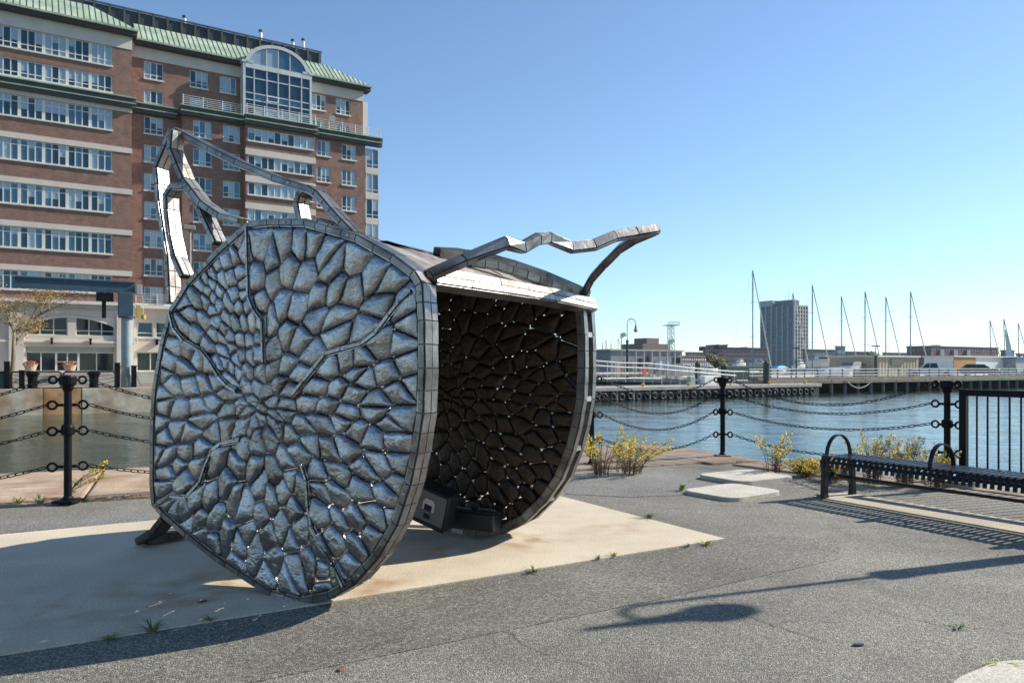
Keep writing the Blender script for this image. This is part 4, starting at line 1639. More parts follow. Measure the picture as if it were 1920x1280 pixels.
lamp('street_lamp', lt + hd * (LH * cot) + Vector((0, 0, 0)), LH, (.39, -.92), 'tall green crook lamp standing outside the right edge, its shadow on the asphalt', .8, True)

# ------------------------------------------------------------------ plants
LEAF = M('weed_leaf', (.19, .25, .05), .6, 0, .35, 12)
LEAFY = M('weed_leaf_yellow', (.33, .31, .05), .6, 0, .35, 12)
STEM = M('weed_stem', (.13, .07, .035), .7, 0, .3, 10)
BLOOM = M('goldenrod_bloom', (.64, .45, .035), .7, 0, .35, 25)
DRYL = M('dry_leaf', (.17, .08, .035), .8, 0, .3, 10)
GRASSM = M('grass_blade', (.10, .15, .035), .6, 0, .4, 8)

def leaf(mb, p, d, L, w):
    d = d.normalized()
    s = d.cross(Vector((R.uniform(-1, 1), R.uniform(-1, 1), 1))).normalized() * w
    mid = p + d * (L * .5)
    tip = p + d * L + Vector((0, 0, -L * .15))
    mb.v += [tuple(p), tuple(mid + s), tuple(tip), tuple(mid - s)]
    n = len(mb.v)
    mb.f.append((n - 4, n - 3, n - 2, n - 1))

def goldenrod(loc_, n, h, spread, label, seed, lean=(0, 0), bloom=.7, dry=.35):
    global R
    keep = R
    R = random.Random(seed)
    o = empty('goldenrod', loc_, 0, label, 'plant', 'goldenrod clumps along the quay edge')
    st, lf, ly, bl, dr = MB(), MB(), MB(), MB(), MB()
    for k in range(n):
        a = R.uniform(0, 2 * math.pi)
        rr = R.random() ** .7
        base = Vector((math.cos(a) * spread * .35 * rr, math.sin(a) * spread * .35 * rr, 0))
        hh = h * R.uniform(.5, 1.0)
        out = Vector((math.cos(a) * spread * rr + lean[0], math.sin(a) * spread * rr + lean[1], 0)) * R.uniform(.6, 1.1)
        pts = []
        for j in range(8):
            t = j / 7
            pts.append(base + out * (t * t) + Vector((0, 0, hh * (t - .12 * t * t * t))))
        st.tube(pts, [.005 * (1 - .6 * j / 7) for j in range(8)], 5)
        for j in range(26):
            t = R.uniform(.06, .85)
            i = min(6, int(t * 7))
            p = pts[i].lerp(pts[i + 1], t * 7 - i)
            b2 = R.uniform(0, 2 * math.pi)
            d = Vector((math.cos(b2), math.sin(b2), R.uniform(.1, .9)))
            tgt = dr if (t < .35 and R.random() < dry * 2) else (ly if R.random() < .3 else lf)
            leaf(tgt, p, d, R.uniform(.05, .13) * (1.1 - .5 * t), R.uniform(.0035, .007))
        if R.random() < bloom:
            tdir = (pts[-1] - pts[-3]).normalized()
            for j in range(16):
                t = j / 15
                c = pts[-1] - tdir * (.16 * (1 - t)) + Vector((0, 0, .03 * t))
                for s in range(6):
                    b2 = R.uniform(0, 2 * math.pi)
                    rad_ = (.015 + .05 * (1 - t)) * R.random() ** .5
                    q = c + Vector((math.cos(b2) * rad_, math.sin(b2) * rad_, R.uniform(-.012, .02)))
                    z = R.uniform(.006, .011)
                    u = Vector((R.uniform(-1, 1), R.uniform(-1, 1), R.uniform(-1, 1))).normalized()
                    v = u.orthogonal().normalized()
                    bl.quad(q - u * z, q + v * z, q + u * z, q - v * z)
    st.build('stem', STEM, o)
    if lf.f:
        lf.build('leaves', LEAF, o)
    if ly.f:
        ly.build('leaves', LEAFY, o)
    if dr.f:
        dr.build('dry_leaves', DRYL, o)
    if bl.f:
        bl.build('flowers', BLOOM, o)
    R = keep
    return o
def gz(px, py):
    p = gnd(px, py)
    return (p.x, p.y, .01)
goldenrod(gz(1128, 893), 20, .68, .4, 'goldenrod clump with brown stems against the far disc', 101, dry=.6)
goldenrod(gz(1182, 890), 26, .56, .46, 'goldenrod clump with reddish stems right of the far disc', 102, lean=(.06, 0), bloom=.8, dry=.7)
goldenrod(gz(1158, 886), 3, .80, .08, 'single tall goldenrod spire rising from the clumps by the disc', 103, bloom=.9, dry=.1)
goldenrod(gz(1448, 890), 11, .72, .28, 'goldenrod with arching sprays by the cover slabs', 104, lean=(-.02, 0), bloom=1, dry=.5)
goldenrod(gz(1510, 893), 40, .24, .34, 'low bright yellow goldenrod patch at the left end of the bench', 105, bloom=1, dry=.2)
goldenrod(gz(1562, 902), 30, .30, .34, 'low yellow goldenrod behind the hoop of the bench', 106, bloom=1, dry=.3)
goldenrod(gz(1635, 908), 20, .70, .34, 'tall goldenrod behind the bench seat, left of its middle', 107, bloom=.95, dry=.6)
goldenrod(gz(1700, 913), 22, .66, .34, 'goldenrod with drooping plumes behind the middle of the bench', 108, bloom=.9, dry=.8)
goldenrod(gz(1752, 918), 18, .62, .30, 'goldenrod behind the bench, beside the chain post', 109, bloom=.8, dry=.9)
goldenrod(gz(128, 938), 4, .42, .1, 'leaning weed spike at the foot of the left chain post', 110, lean=(.42, .05), bloom=.3, dry=.2)

def tuft(loc_, n, h, spread, label, seed, mat=GRASSM, w=.006):
    rr = random.Random(seed)
    mb = MB()
    for k in range(n):
        a = rr.uniform(0, 6.28)
        d = Vector((math.cos(a), math.sin(a), 0))
        r0 = spread * .3 * rr.random()
        hh = h * rr.uniform(.5, 1)
        out = spread * rr.uniform(.4, 1)
        s = Vector((-d.y, d.x, 0)) * w
        prev = None
        for j in range(4):
            t = j / 3
            p = d * (r0 + out * t * t) + Vector((0, 0, hh * (t - .35 * t * t * t)))
            q = (p - s * (1 - .85 * t), p + s * (1 - .85 * t))
            if prev:
                mb.quad(prev[0], prev[1], q[1], q[0])
            prev = q
    o = mb.build('weed_tuft', mat, None)
    o.location = loc_
    tag(o, label, 'weed', 'weeds in the paving joints')
    return o
tuft(gz(1277, 920), 26, .11, .1, 'bright green broad weed beside the near cover slab', 1, LEAF, .011)
tuft(gz(1215, 973), 34, .09, .14, 'grass tuft on the far edge of the concrete slab', 2)
tuft(gz(1000, 1074), 22, .05, .09, 'small grass tuft halfway along the slab front edge', 3)
tuft(gz(1150, 1045), 18, .05, .07, 'small dry grass tuft near the slab front edge', 4, LEAFY)
tuft(gz(1122, 1050), 12, .04, .05, 'tiny grass tuft left of the dry tuft on the slab edge', 5)
tuft(gz(1325, 1022), 24, .05, .1, 'dry grass at the right corner of the slab', 6, LEAFY)
tuft(gz(1290, 1026), 14, .035, .06, 'low weed just left of the slab corner', 7)
tuft(gz(285, 1186), 22, .09, .12, 'grass tuft in shadow on the slab edge, lower left', 8)
tuft(gz(208, 1200), 16, .03, .06, 'low clover in shadow on the slab edge', 9, LEAF, .012)
tuft(gz(395, 1166), 12, .04, .07, 'short grass in shadow below the disc', 10)
tuft(gz(34, 948), 20, .16, .13, 'leafy weed on the pink granite at the far left', 11, LEAFY, .008)
tuft(gz(75, 946), 22, .17, .12, 'reddish leafy weed left of the chain post', 12, LEAF, .008)
tuft(gz(1535, 933), 26, .07, .09, 'weed at the foot of the front bench leg', 13, LEAFY)
tuft(gz(1800, 1178), 18, .015, .09, 'flat patch of green moss grass on the asphalt', 14)
tuft(gz(1880, 1250), 22, .025, .12, 'grass along the bottom right slab', 15, LEAFY)
# fallen leaves and chips
for k, (x, y) in enumerate(((1608, 1210), (640, 1255), (1105, 955), (380, 1132), (1700, 985))):
    p = gnd(x, y)
    mb = MB().prism([(-.03, -.008), (0, -.016), (.034, -.004), (.028, .01), (-.02, .014)], lambda q: (q[0], q[1], 0), lambda q: (q[0] * .9, q[1] * .9, .006))
    o = mb.build('fallen_leaf', DRYL if k else BOXM, None, fix=True)
    o.location = (p.x, p.y, .004 if k in (0, 1, 2) else .016)
    o.rotation_euler = (0, 0, k * 1.3)
    tag(o, ('black scrap lying on the open asphalt at right', 'dry brown leaf on the asphalt at bottom left of centre', 'dry brown leaf on asphalt right of the slab edge', 'dark leaf on the shaded slab below the disc', 'brown leaf lying on the bench shadow')[k], 'leaf')
# ------------------------------------------------------------------ things on the far quay, left
def qloc(px, d, z=0.0):
    """point on the far quay seen in column px, d metres behind its edge"""
    dx = (px - CXP) / FPX
    # (QO + UV s + NV d).x = dx * y
    bx_, by_ = QO.x + NV.x * d, QO.y + NV.y * d
    s = (dx * by_ - bx_) / (UV.x - dx * UV.y)
    return Vector((bx_ + UV.x * s, by_ + UV.y * s, z))
def hz(p, py):
    return EYE + (HYP - py) / FPX * p.y

p = qloc(238, 1.6)
crane = empty('jib_crane', p, URZ, 'blue swinging jib crane on a pale post, on the far quay', 'crane')
ztop = hz(p, 528)
zc = hz(p, 596)
MB().lathe([(.39, 0), (.39, .9), (.36, 1.0), (.36, zc)], (0, 0, 0), 20).build('post', BLUEP, crane, smooth=False)
MB().lathe([(.55, 0), (.55, .1)], (0, 0, zc), 20).build('flange', BLUE, crane)
MB().prism([(-.55, zc + .1), (.38, zc + .1), (.38, ztop - .8), (-.55, ztop - .8)], lambda q: (q[0], -.24, q[1]), lambda q: (q[0], .24, q[1])).build('head', BLUE, crane, bevel=.02)
bl_ = MB().box(-6.6, .5, -.14, .14, ztop - .1, ztop).box(-6.6, .5, -.14, .14, ztop - .8, ztop - .7).box(-6.6, .5, -.03, .03, ztop - .699, ztop - .101)
bl_.build('jib_beam', BLUE, crane)
MB().box(-1.9, -.85, -.25, .25, ztop - 1.45, ztop - .85).box(-1.55, -1.3, -.12, .12, ztop - 2.6, ztop - 1.451).build('hoist', IRON, crane)
MB().box(.56, .95, -.2, .2, ztop - .9, ztop - .2).build('motor_box', BLUEP, crane, bevel=.03)
MB().box(.6, .85, -.12, .12, zc + .1, ztop - 1.6).build('pendant', YEL, crane)
MB().lathe([(.14, 0), (.17, .3)], (1.05, 0, zc - .05), 8).build('hook_block', YEL, crane)
MB().tube([(1.0, 0, ztop - .9), (1.05, 0, zc + .3)], .02, 5).tube([(.72, 0, zc + .1), (.62, 0, zc - 1.8)], .025, 5).build('cable', WHITE, crane)
MB().bar((-.6, -.4, 0), (-.42, -.42, 1.6), .12, .05).bar((.3, -.42, 1.6), (.85, -.5, .1), .1, .05).build('plank', M('new_wood', (.45, .30, .16), .8), crane)

def bollard(px, label):
    p = qloc(px, 1.0)
    o = empty('mooring_bollard', p, 0, label, 'bollard', 'black mooring bollards on the far quay')
    MB().lathe([(.55, 0), (.55, .08), (.3, .1), (.27, .45), (.3, .8), (.36, .95)], (0, 0, .0), 14).build('stem', IRON, o)
    MB().lathe([(.42, 0), (.45, .06), (.3, .16), (.05, .19)], (0, 0, .951), 14).build('head', IRON, o)
bollard(61, 'black mushroom bollard on the far quay left of the chain post')
bollard(176, 'black mushroom bollard on the far quay right of the chain post')
def planter(px, py, label, seed):
    d = 7.4
    p = qloc(px, d)
    z0 = hz(p, py)
    o = empty('flower_planter', (p.x, p.y, z0), 0, label, 'planter')
    MB().lathe([(.25, 0), (.3, .05), (.42, .5), (.46, .52), (.46, .58), (.4, .58)], (0, 0, 0), 14).build('pot', M('pot_%d' % seed, (.5, .4, .29), .8), o)
    rr = random.Random(seed)
    for nm, c in (('red_flowers', (.62, .09, .03)), ('yellow_flowers', (.6, .42, .03)), ('pink_flowers', (.5, .12, .25)), ('leaves', (.06, .11, .03))):
        mb = MB()
        for k in range(60):
            a, r = rr.uniform(0, 6.28), .5 * rr.random() ** .5
            q = Vector((r * math.cos(a), r * math.sin(a), .6 + .22 * (1 - (r / .5) ** 2) * rr.uniform(.7, 1.2)))
            u = Vector((rr.uniform(-1, 1), rr.uniform(-1, 1), rr.uniform(-.4, 1))).normalized() * .06
            v = u.orthogonal().normalized() * .06
            mb.quad(q - u, q + v, q + u, q - v)
        mb.build(nm, M(nm + str(seed), c, .7), o)
planter(57, 698, 'flower pot with red and yellow blooms behind the left bollard', 1)
planter(131, 699, 'flower pot with orange and pink blooms by the glass doors', 2)
def barrier(pa, pb, label):
    a, b = qloc(pa, .35), qloc(pb, .35)
    L = (b - a).length
    o = empty('chain_barrier', a, URZ, label, 'barrier')
    h = 1.15
    pts = []
    for cx, cz, a0 in ((L - .2, h - .2, 0), (.2, h - .2, 90), (.2, .25, 180), (L - .2, .25, 270)):
        for k in range(5):
            t = rad(a0 + 90 * k / 4)
            pts.append((cx + .2 * math.cos(t), 0, cz + .2 * math.sin(t)))
    MB().tube(pts, .05, 8, closed=True).build('frame', IRON, o)
    for z, sg in ((.95, .12), (.75, .2), (.5, .22)):
        MB().tube([(.05 + (L - .1) * t / 12, 0, z - 4 * sg * (t / 12) * (1 - t / 12)) for t in range(13)], .018, 5).build('sagging_chain', IRON, o)
barrier(21, 115, 'black tubular barrier with sagging chains at the far quay edge, left one')
barrier(119, 216, 'black tubular barrier with sagging chains at the far quay edge, next to the crane')
for px, h, lb in ((13, 1.75, 'black square post beside the green bin on the far quay'), (41, 1.2, 'short black post beside the left bollard'), (220, 1.7, 'black post at the foot of the blue crane'), (251, 1.5, 'dark timber post right of the crane foot'), (295, 1.25, 'dark post against the sculpture edge on the far quay')):
    p = qloc(px, .8)
    o = empty('quay_post', p, URZ, lb, 'post')
    MB().box(-.16, .16, -.16, .16, 0, h).build('shaft', IRON, o, bevel=.02)
    MB().box(-.18, .18, -.18, .18, h, h + .06).build('cap', IRON, o)
p = qloc(1, 1.2)
o = empty('green_bin', p, URZ, 'dark green bin at the left edge of the far quay', 'bin')
MB().box(-.9, .35, -.4, .4, 0, 1.1).build('body', M('bin_green', (.01, .07, .055), .5), o, bevel=.05)
MB().box(-.95, .4, -.45, .45, 1.1, 1.18).build('lid', IRON, o)

# pole light behind the ear frame
p = qloc(356, 3)
zt = hz(p, 432)
o = empty('pole_light', p, URZ, 'slim pole light with box head seen through the ear frame', 'lamp')
MB().lathe([(.14, 0), (.09, zt)], (0, 0, 0), 10).build('pole', M('pole_tan', (.3, .27, .22), .6), o)
MB().box(-.5, .35, -.3, .3, zt, zt + .35).build('head', M('head_tan', (.25, .22, .18), .6), o, bevel=.05)

# sparse street tree
BARK = M('bark', (.19, .15, .10), .9, 0, .3, 3)
def tree_sparse(px, label):
    p = qloc(px, 4.0)
    o = empty('street_tree', p, 0, label, 'tree')
    rr = random.Random(3)
    tr, lv = MB(), MB()
    ends = []
    def grow(a, d, L, r, lev):
        pts = [a]
        q = a
        dd = d.copy()
        for k in range(4):
            dd = (dd + Vector((rr.uniform(-.16, .16), rr.uniform(-.16, .16), rr.uniform(-.05, .12)))).normalized()
            q = q + dd * (L / 4)
            pts.append(q)
        tr.tube(pts, [r, r * .9, r * .8, r * .7, r * .55], 6)
        if lev >= 2:
            ends.append(pts)
        if lev < 4:
            for k in range(3 if lev else 4):
                i = rr.choice((2, 3, 4, 4))
                az_ = rr.uniform(0, 6.28)
                e = (dd * .7 + Vector((math.cos(az_), math.sin(az_), rr.uniform(-.05, .45))) * .9).normalized()
                grow(pts[i], e, L * rr.uniform(.55, .75), r * .5, lev + 1)
    grow(Vector((0, 0, 0)), Vector((.12, 0, 1)), 3.9, .17, 0)
    for pts in ends:
        for q in pts:
            for k in range(5):
                c = q + Vector((rr.gauss(0, .25), rr.gauss(0, .25), rr.gauss(0, .2)))
                u = Vector((rr.uniform(-1, 1), rr.uniform(-1, 1), rr.uniform(-1, 1))).normalized() * rr.uniform(.03, .07)
                v = u.orthogonal().normalized() * .045
                lv.quad(c - u, c + v, c + u, c - v)
    tr.build('trunk', BARK, o, smooth=True)
    lv.build('crown', M('tan_leaf', (.33, .22, .08), .8, 0, .4, 6), o)
tree_sparse(21, 'sparse young street tree with tan leaves before the stone arches')

# ------------------------------------------------------------------ right: floating pontoon, pier, boats
FO = gnd(1100, 753, WZ)
FO = Vector((FO.x, FO.y, 0))
def f3(s, d, z):
    q = FO + UV * s + NV * d
    return Vector((q.x, q.y, z))
flo = empty('pontoon', FO, URZ, 'long floating pontoon with pale concrete edge on the water', 'pontoon')
FLEN = 33.5
MB().box(-3, FLEN, 0, 6, -.75, -.4).build('deck', CONC, flo, bevel=.03)
MB().box(-2.9, FLEN - .1, .5, 5.8, -1.9, -.751).build('hull', PILE, flo)
for k in range(18):
    MB().box(-2.4 + k * 2, -2.22 + k * 2, .12, .49, -1.6, -.751).build('strut', CONC, flo)
for k in range(6):
    MB().lathe([(.16, 0), (.12, .12), (.2, .28), (.06, .34)], (1 + k * 6, .35, -.4), 8).build('cleat', YEL, flo)
MB().box(-2.9, 9.5, 1.2, 1.35, -.398, -.392).build('painted_line', YEL, flo)
ty = MB()
torus(ty, (0, 0, 0), Vector((1, 0, 0)), Vector((0, 0, 1)), .27, .13, 18, 8)
tym = ty.mesh('tyre_fender', RUB, True)
for k in range(34):
    q = f3(-2.2 + k * 1.02, -.14, WZ + .36 + R.uniform(-.03, .05))
    o = inst('tyre_fender', tym, None, q, (R.uniform(-.1, .1), 0, URZ + R.uniform(-.15, .15)))
    tag(o, 'black tyre hung as a fender along the pontoon side', 'tyre', 'tyre fenders along the pontoon')

# white gangway rails
gw = empty('gangway', f3(0, 4.2, -.4), URZ, 'white railed gangway sloping down to the pontoon', 'gangway')
gy = lambda px, py: None
def rail_line(mb, pts, d, r=.05):
    base = f3(0, 4.2, -.4)
    P = []
    for px, py in pts:
        dx = (px - CXP) / FPX
        bx_, by_ = FO.x + NV.x * d, FO.y + NV.y * d
        s = (dx * by_ - bx_) / (UV.x - dx * UV.y)
        w = Vector((bx_ + UV.x * s, by_ + UV.y * s, 0))
        P.append(Vector((s, d - 4.2, hz(w, py) + .4)))
    mb.tube(P, r, 6)
    return P
for d, rr_ in ((3.2, .06), (5.0, .05)):
    for a in ([(1116, 676), (1160, 680), (1216, 681), (1300, 690), (1370, 696), (1440, 697)], [(1116, 685), (1160, 688), (1216, 690), (1300, 697), (1380, 704)]):
        mb = MB()
        P = rail_line(mb, a, d, rr_)
        mb.build('hand_rail', WHITE, gw)
for a in ([(1118, 700), (1215, 699)], [(1118, 710), (1240, 708)]):
    mb = MB()
    rail_line(mb, a, 3.2, .05)
    mb.build('hand_rail', WHITE, gw)
top_pts = [(1116, 676), (1160, 680), (1216, 681), (1300, 690), (1370, 696), (1440, 697)]
for px in range(1122, 1440, 17):
    for (a, b), (c, d) in zip(top_pts, top_pts[1:]):
        if a <= px <= c:
            py = b + (d - b) * (px - a) / (c - a)
    mb = MB()
    rail_line(mb, [(px, py), (px, min(724, py + 36))], 3.2, .04)
    mb.build('rail_post', WHITE if px % 2 else CONC, gw)
MB().box(.5, 8.8, -.9, .8, 1.05, 1.35).build('ramp_deck', CONC, gw)
dx_ = MB()
dx_.prism([(8.8, 1.05), (8.8, 1.35), (21, .25), (21, .02)], lambda q: (q[0], -.9, q[1]), lambda q: (q[0], .8, q[1]))
dx_.build('ramp', CONC, gw, fix=True)

# pontoon furniture
def boxthing(name, s, d, z, size, mat, label, cat):
    o = MB().box(-size[0] / 2, size[0] / 2, -size[1] / 2, size[1] / 2, 0, size[2]).build(name, mat, None, bevel=.04)
    o.location = f3(s, d, z)
    o.rotation_euler = (0, 0, URZ)
    tag(o, label, cat)
boxthing('dock_box', 18.5, 3.0, -.4, (1.8, .8, .9), WHITE, 'white dock box on the pontoon beside the gangway end', 'box')
boxthing('dock_box', 15.0, 2.0, -.4, (.7, .5, .9), BLUEP, 'small grey-blue locker on the pontoon', 'box')
boxthing('sign_board', 9.2, 2.6, .6, (.55, .06, .75), M('sign_red', (.55, .09, .04), .6), 'small red sign board on the gangway rail', 'sign')
boxthing('sign_board', 3.6, 5.4, .6, (.45, .06, .7), M('sign_green', (.05, .45, .12), .6), 'small green sign board behind the gangway', 'sign')

# timber pier with cars
PO = gnd(1545, 737.5, WZ)
PO = Vector((PO.x, PO.y, 0))
def p3(s, d, z):
    q = PO + UV * s + NV * d
    return Vector((q.x, q.y, z))
pier = empty('timber_pier', PO, URZ, 'long timber pier on piles across the right half of the harbour', 'pier')
PL = 75
MB().box(-12, PL, .4, 46, -.5, -.06).build('deck', CONC, pier)
MB().box(-12, PL, 5.0, 45, -3, -.501).build('under_deck_shade', M('under_pier_shade', (.012, .012, .011), .95), pier)  # near-black block put in as the shade below the deck, behind the piles
for k in range(13):
    a = -12 + k * 6.7
    green = 22 < a < 52
    MB().box(a + .03, a + 6.67, 0, .38, -.48, -.03 + R.uniform(-.03, .02)).build('fascia', WOODG if green else WOODP, pier, bevel=.03)
    MB().box(a + .03, a + 6.67, .42, .8, -.058, .28).build('kerb_beam', WOODP, pier, bevel=.03)
for k in range(33):
    x = -11.5 + k * 2.64
    m = WOODG if 22 < x < 48 else BLUEP if k % 3 else PILE
    MB().lathe([(.2, -3.2), (.19, -.49)], (x, .25, 0), 9).build('pile', M('pile_%d' % k, (.12, .14, .12) if 22 < x < 48 else (.13, .135, .14), .9, 0, .3, 1), pier)
prl = empty('pier_railing', p3(0, .9, 0), URZ, 'white three bar railing along the pier edge', 'railing')
for z in (.5, .85, 1.22):
    MB().box(-11.9, PL, -.05, .05, z - .05, z + .05).build('rail', WHITE, prl)
for k in range(36):
    x = -11.8 + k * 2.4
    MB().box(x - .06, x + .06, .052, .17, -.05, 1.3).build('post', PILE, prl)
for k in range(20):
    o = MB().prism([(-.8, 0), (.8, 0), (.65, .3), (-.65, .34)], lambda q: (q[0], -.25, q[1]), lambda q: (q[0], .25, q[1])).build('kerb_stone', M('pale_lump_%d' % k, (.5, .45, .36), .9), None, bevel=.06)
    o.location = p3(-4 + k * 3.1 + R.uniform(-.6, .6), 1.9, -.05)
    o.rotation_euler = (0, 0, URZ + R.uniform(-.2, .2))
    tag(o, 'pale stone block lying along the pier kerb', 'block', 'pale kerb stones on the pier')
mb = MB().tube([(4 + 5.5 * t / 12, -.1, -.1 - 1.25 * 4 * (t / 12) * (1 - t / 12) * .8) for t in range(13)], .07, 6)
ho = mb.build('mooring_hose', CONC, None)
ho.location = PO
ho.rotation_euler = (0, 0, URZ)
tag(ho, 'pale hose hanging in a loop from the pier edge', 'hose')

TYR = RUB
CARGL = glass_mat('car_glass', (.03, .04, .05), .05, .3)
def car(px, d, kind_, paint, label, flip=1, sc=1.0):
    dx = (px - CXP) / FPX
    bx_, by_ = PO.x + NV.x * d, PO.y + NV.y * d
    s = (dx * by_ - bx_) / (UV.x - dx * UV.y)
    o = empty('parked_car', (bx_ + UV.x * s, by_ + UV.y * s, -.06), rad(-27) + (0 if flip > 0 else math.pi), label, 'car', 'cars parked on the pier')
    o.scale = (sc, sc, sc)
    W = .92
    pm = M('car_paint_%s_%d' % (kind_, px), paint, .3, .0, .03, 1, coat=.6)
    if kind_ == 'pickup':
        L = 5.6
        low = [(-2.8, .45), (-2.8, .95), (-2.6, 1.08), (-1.2, 1.14), (2.8, 1.14), (2.82, .5), (2.0, .38), (-2.2, .38)]
        cab = [(-1.25, 1.14), (-.55, 1.82), (.75, 1.86), (1.0, 1.14)]
        gl = [(-1.02, 1.17), (-.48, 1.74), (.66, 1.78), (.82, 1.17)]
        wx_ = (-1.8, 1.75)
    elif kind_ == 'suv':
        L = 4.7
        low = [(-2.35, .45), (-2.38, .8), (-2.1, 1.0), (-1.2, 1.08), (2.25, 1.12), (2.33, .5), (1.8, .32), (-1.9, .32)]
        cab = [(-1.3, 1.08), (-.55, 1.62), (1.5, 1.66), (2.2, 1.1)]
        gl = [(-1.08, 1.11), (-.5, 1.55), (1.42, 1.58), (1.9, 1.13)]
        wx_ = (-1.45, 1.4)
    else:
        L = 4.4
        low = [(-2.2, .4), (-2.25, .7), (-1.9, .86), (-1.0, .95), (1.6, 1.0), (2.2, .92), (2.2, .45), (1.7, .3), (-1.8, .3)]
        cab = [(-1.05, .95), (-.3, 1.42), (.9, 1.44), (1.7, 1.0)]
        gl = [(-.85, .98), (-.26, 1.36), (.84, 1.38), (1.45, 1.02)]
        wx_ = (-1.35, 1.35)
    MB().prism(low, lambda q: (q[0], -W, q[1]), lambda q: (q[0], W, q[1])).build('body', pm, o, bevel=.06)
    MB().prism(cab, lambda q: (q[0], -W + .03 + (q[1] - 1) * .22, q[1]), lambda q: (q[0], W - .03 - (q[1] - 1) * .22, q[1])).build('cabin', pm, o, bevel=.05)
    cx = sum(q[0] for q in gl) / 4
    for sg in (-1, 1):
        for half in (0, 1):
            m_ = (gl[0][0] + gl[3][0]) / 2
            if half == 0:
                g = [gl[0], gl[1], (m_ - .04, gl[1][1] + (gl[2][1] - gl[1][1]) * .5), (m_ - .04, gl[0][1] + .02)]
            else:
                g = [(m_ + .04, gl[0][1] + .02), (m_ + .04, gl[1][1] + (gl[2][1] - gl[1][1]) * .5), gl[2], gl[3]]
            MB().quad(*[(q[0], sg * (W - .02 - (q[1] - 1) * .22 + .012), q[1]) for q in g]).build('side_window', CARGL, o)
    a, b = cab[0], cab[1]
    off = .02
    MB().quad((a[0] - off + .06, -W + .16, a[1] + .07), (a[0] - off + .06, W - .16, a[1] + .07), (b[0] - off - .04, W - .24, b[1] - .04), (b[0] - off - .04, -W + .24, b[1] - .04)).build('windscreen', GL_B, o)
    for x in wx_:
        for sg in (-1, 1):
            t = MB().lathe([(.2, -.11), (.33, -.11), (.36, -.06), (.36, .06), (.33, .11), (.2, .11)], (0, 0, 0), 18).build('wheel', TYR, o)
            t.rotation_euler = (rad(90), 0, 0)
            t.location = (x, sg * (W - .08), .36)
            MB().lathe([(.2, -.115), (.2, .115)], (0, 0, 0), 12).build('hub', CONC, t)
    for sg in (-1, 1):
        MB().box(-L / 2 - .02, -L / 2 + .12, sg * .72 - .14, sg * .72 + .14, .7, .86).build('headlight', WHITE, o)
        MB().box(L / 2 - .1, L / 2 + .02, sg * .78 - .1, sg * .78 + .1, .78, 1.0).build('tail_light', M('tail_red_%d%d' % (px, sg), (.35, .01, .01), .3), o)
    return o
car(1745, 8, 'pickup', (.48, .50, .52), 'silver pickup truck parked on the pier facing left', sc=1.18)
car(1836, 9, 'suv', (.05, .055, .06), 'dark minivan with sloping nose on the pier, next to the pickup', flip=-1, sc=1.22)
car(1882, 13, 'suv', (.06, .06, .065), 'dark sport utility car on the pier, right of the minivan', flip=1, sc=1.1)
car(1934, 9, 'sedan', (.65, .65, .64), 'white car half cut off by the right edge', flip=1)
q = p3(0, 0, 0)
cone = empty('traffic_cone', at(1870, 701, 118) * 1.0, 0, 'red traffic cone in front of the minivan on the pier', 'cone')
cone.location = (cone.location.x, cone.location.y, -.06)
MB().lathe([(.16, .04), (.03, .75)], (0, 0, 0), 12).build('body', M('cone_red', (.6, .06, .03), .6), cone)
MB().box(-.22, .22, -.22, .22, 0, .04).build('base', RUB, cone)

# sheds and trailers standing on the pier
def block(px0, px1, ytop, ybase, Y, depth, name, label, cat, mat, roofmat=None, extra=None, zb=None):
    a = at(px0, ybase, Y)
    dx = (px1 - CXP) / FPX
    s = (dx * a.y - a.x) / (UV.x - dx * UV.y)
    z0 = a.z if zb is None else zb
    h = hz(a, ytop) - z0
    o = empty(name, (a.x, a.y, z0), URZ, label, cat)
    MB().box(0, s, 0, depth, 0, h).build('wall', mat, o)
    MB().box(-.25, s + .25, -.25, depth + .25, h, h + .22).build('roof', roofmat or CONC, o)
    if extra:
        extra(o, s, h)
    return o
SIGNT = M('sign_grey', (.12, .12, .12), .6)
def beige_x(o, s, h):
    for k in range(int(s / .8)):
        MB().box(.3 + k * .8, .36 + k * .8, -.05, -.001, 0, h).build('panel_rib', M('rib%d' % k, (.36, .31, .2), .7), o)
    MB().box(s * .30, s * .58, -.16, -.06, h * .62, h * .9).build('sign', SIGNT, o)
block(1646, 1722, 669, 700, 112, 8, 'beige_shed', 'long beige ribbed shed with a dark sign behind the boats', 'shed', M('beige_panel', (.42, .36, .24), .7), LIME2, beige_x, zb=-.1)
def trailer_x(o, s, h):
    MB().box(-.06, s * .33, -.08, -.002, h * .15, h).build('wooden_end', M('orange_wood', (.45, .24, .07), .7), o)
block(1788, 1905, 669, 700, 128, 5, 'white_trailer', 'long white trailer with an orange wooden end behind the cars', 'trailer', WHITE, LIME2, trailer_x, zb=-.1)
block(1905, 1990, 672, 690, 135, 6, 'grey_barge', 'grey barge with a blue stripe at the right edge', 'boat', BLUEP, M('stripe_blue', (.03, .1, .3), .5), zb=-.1)

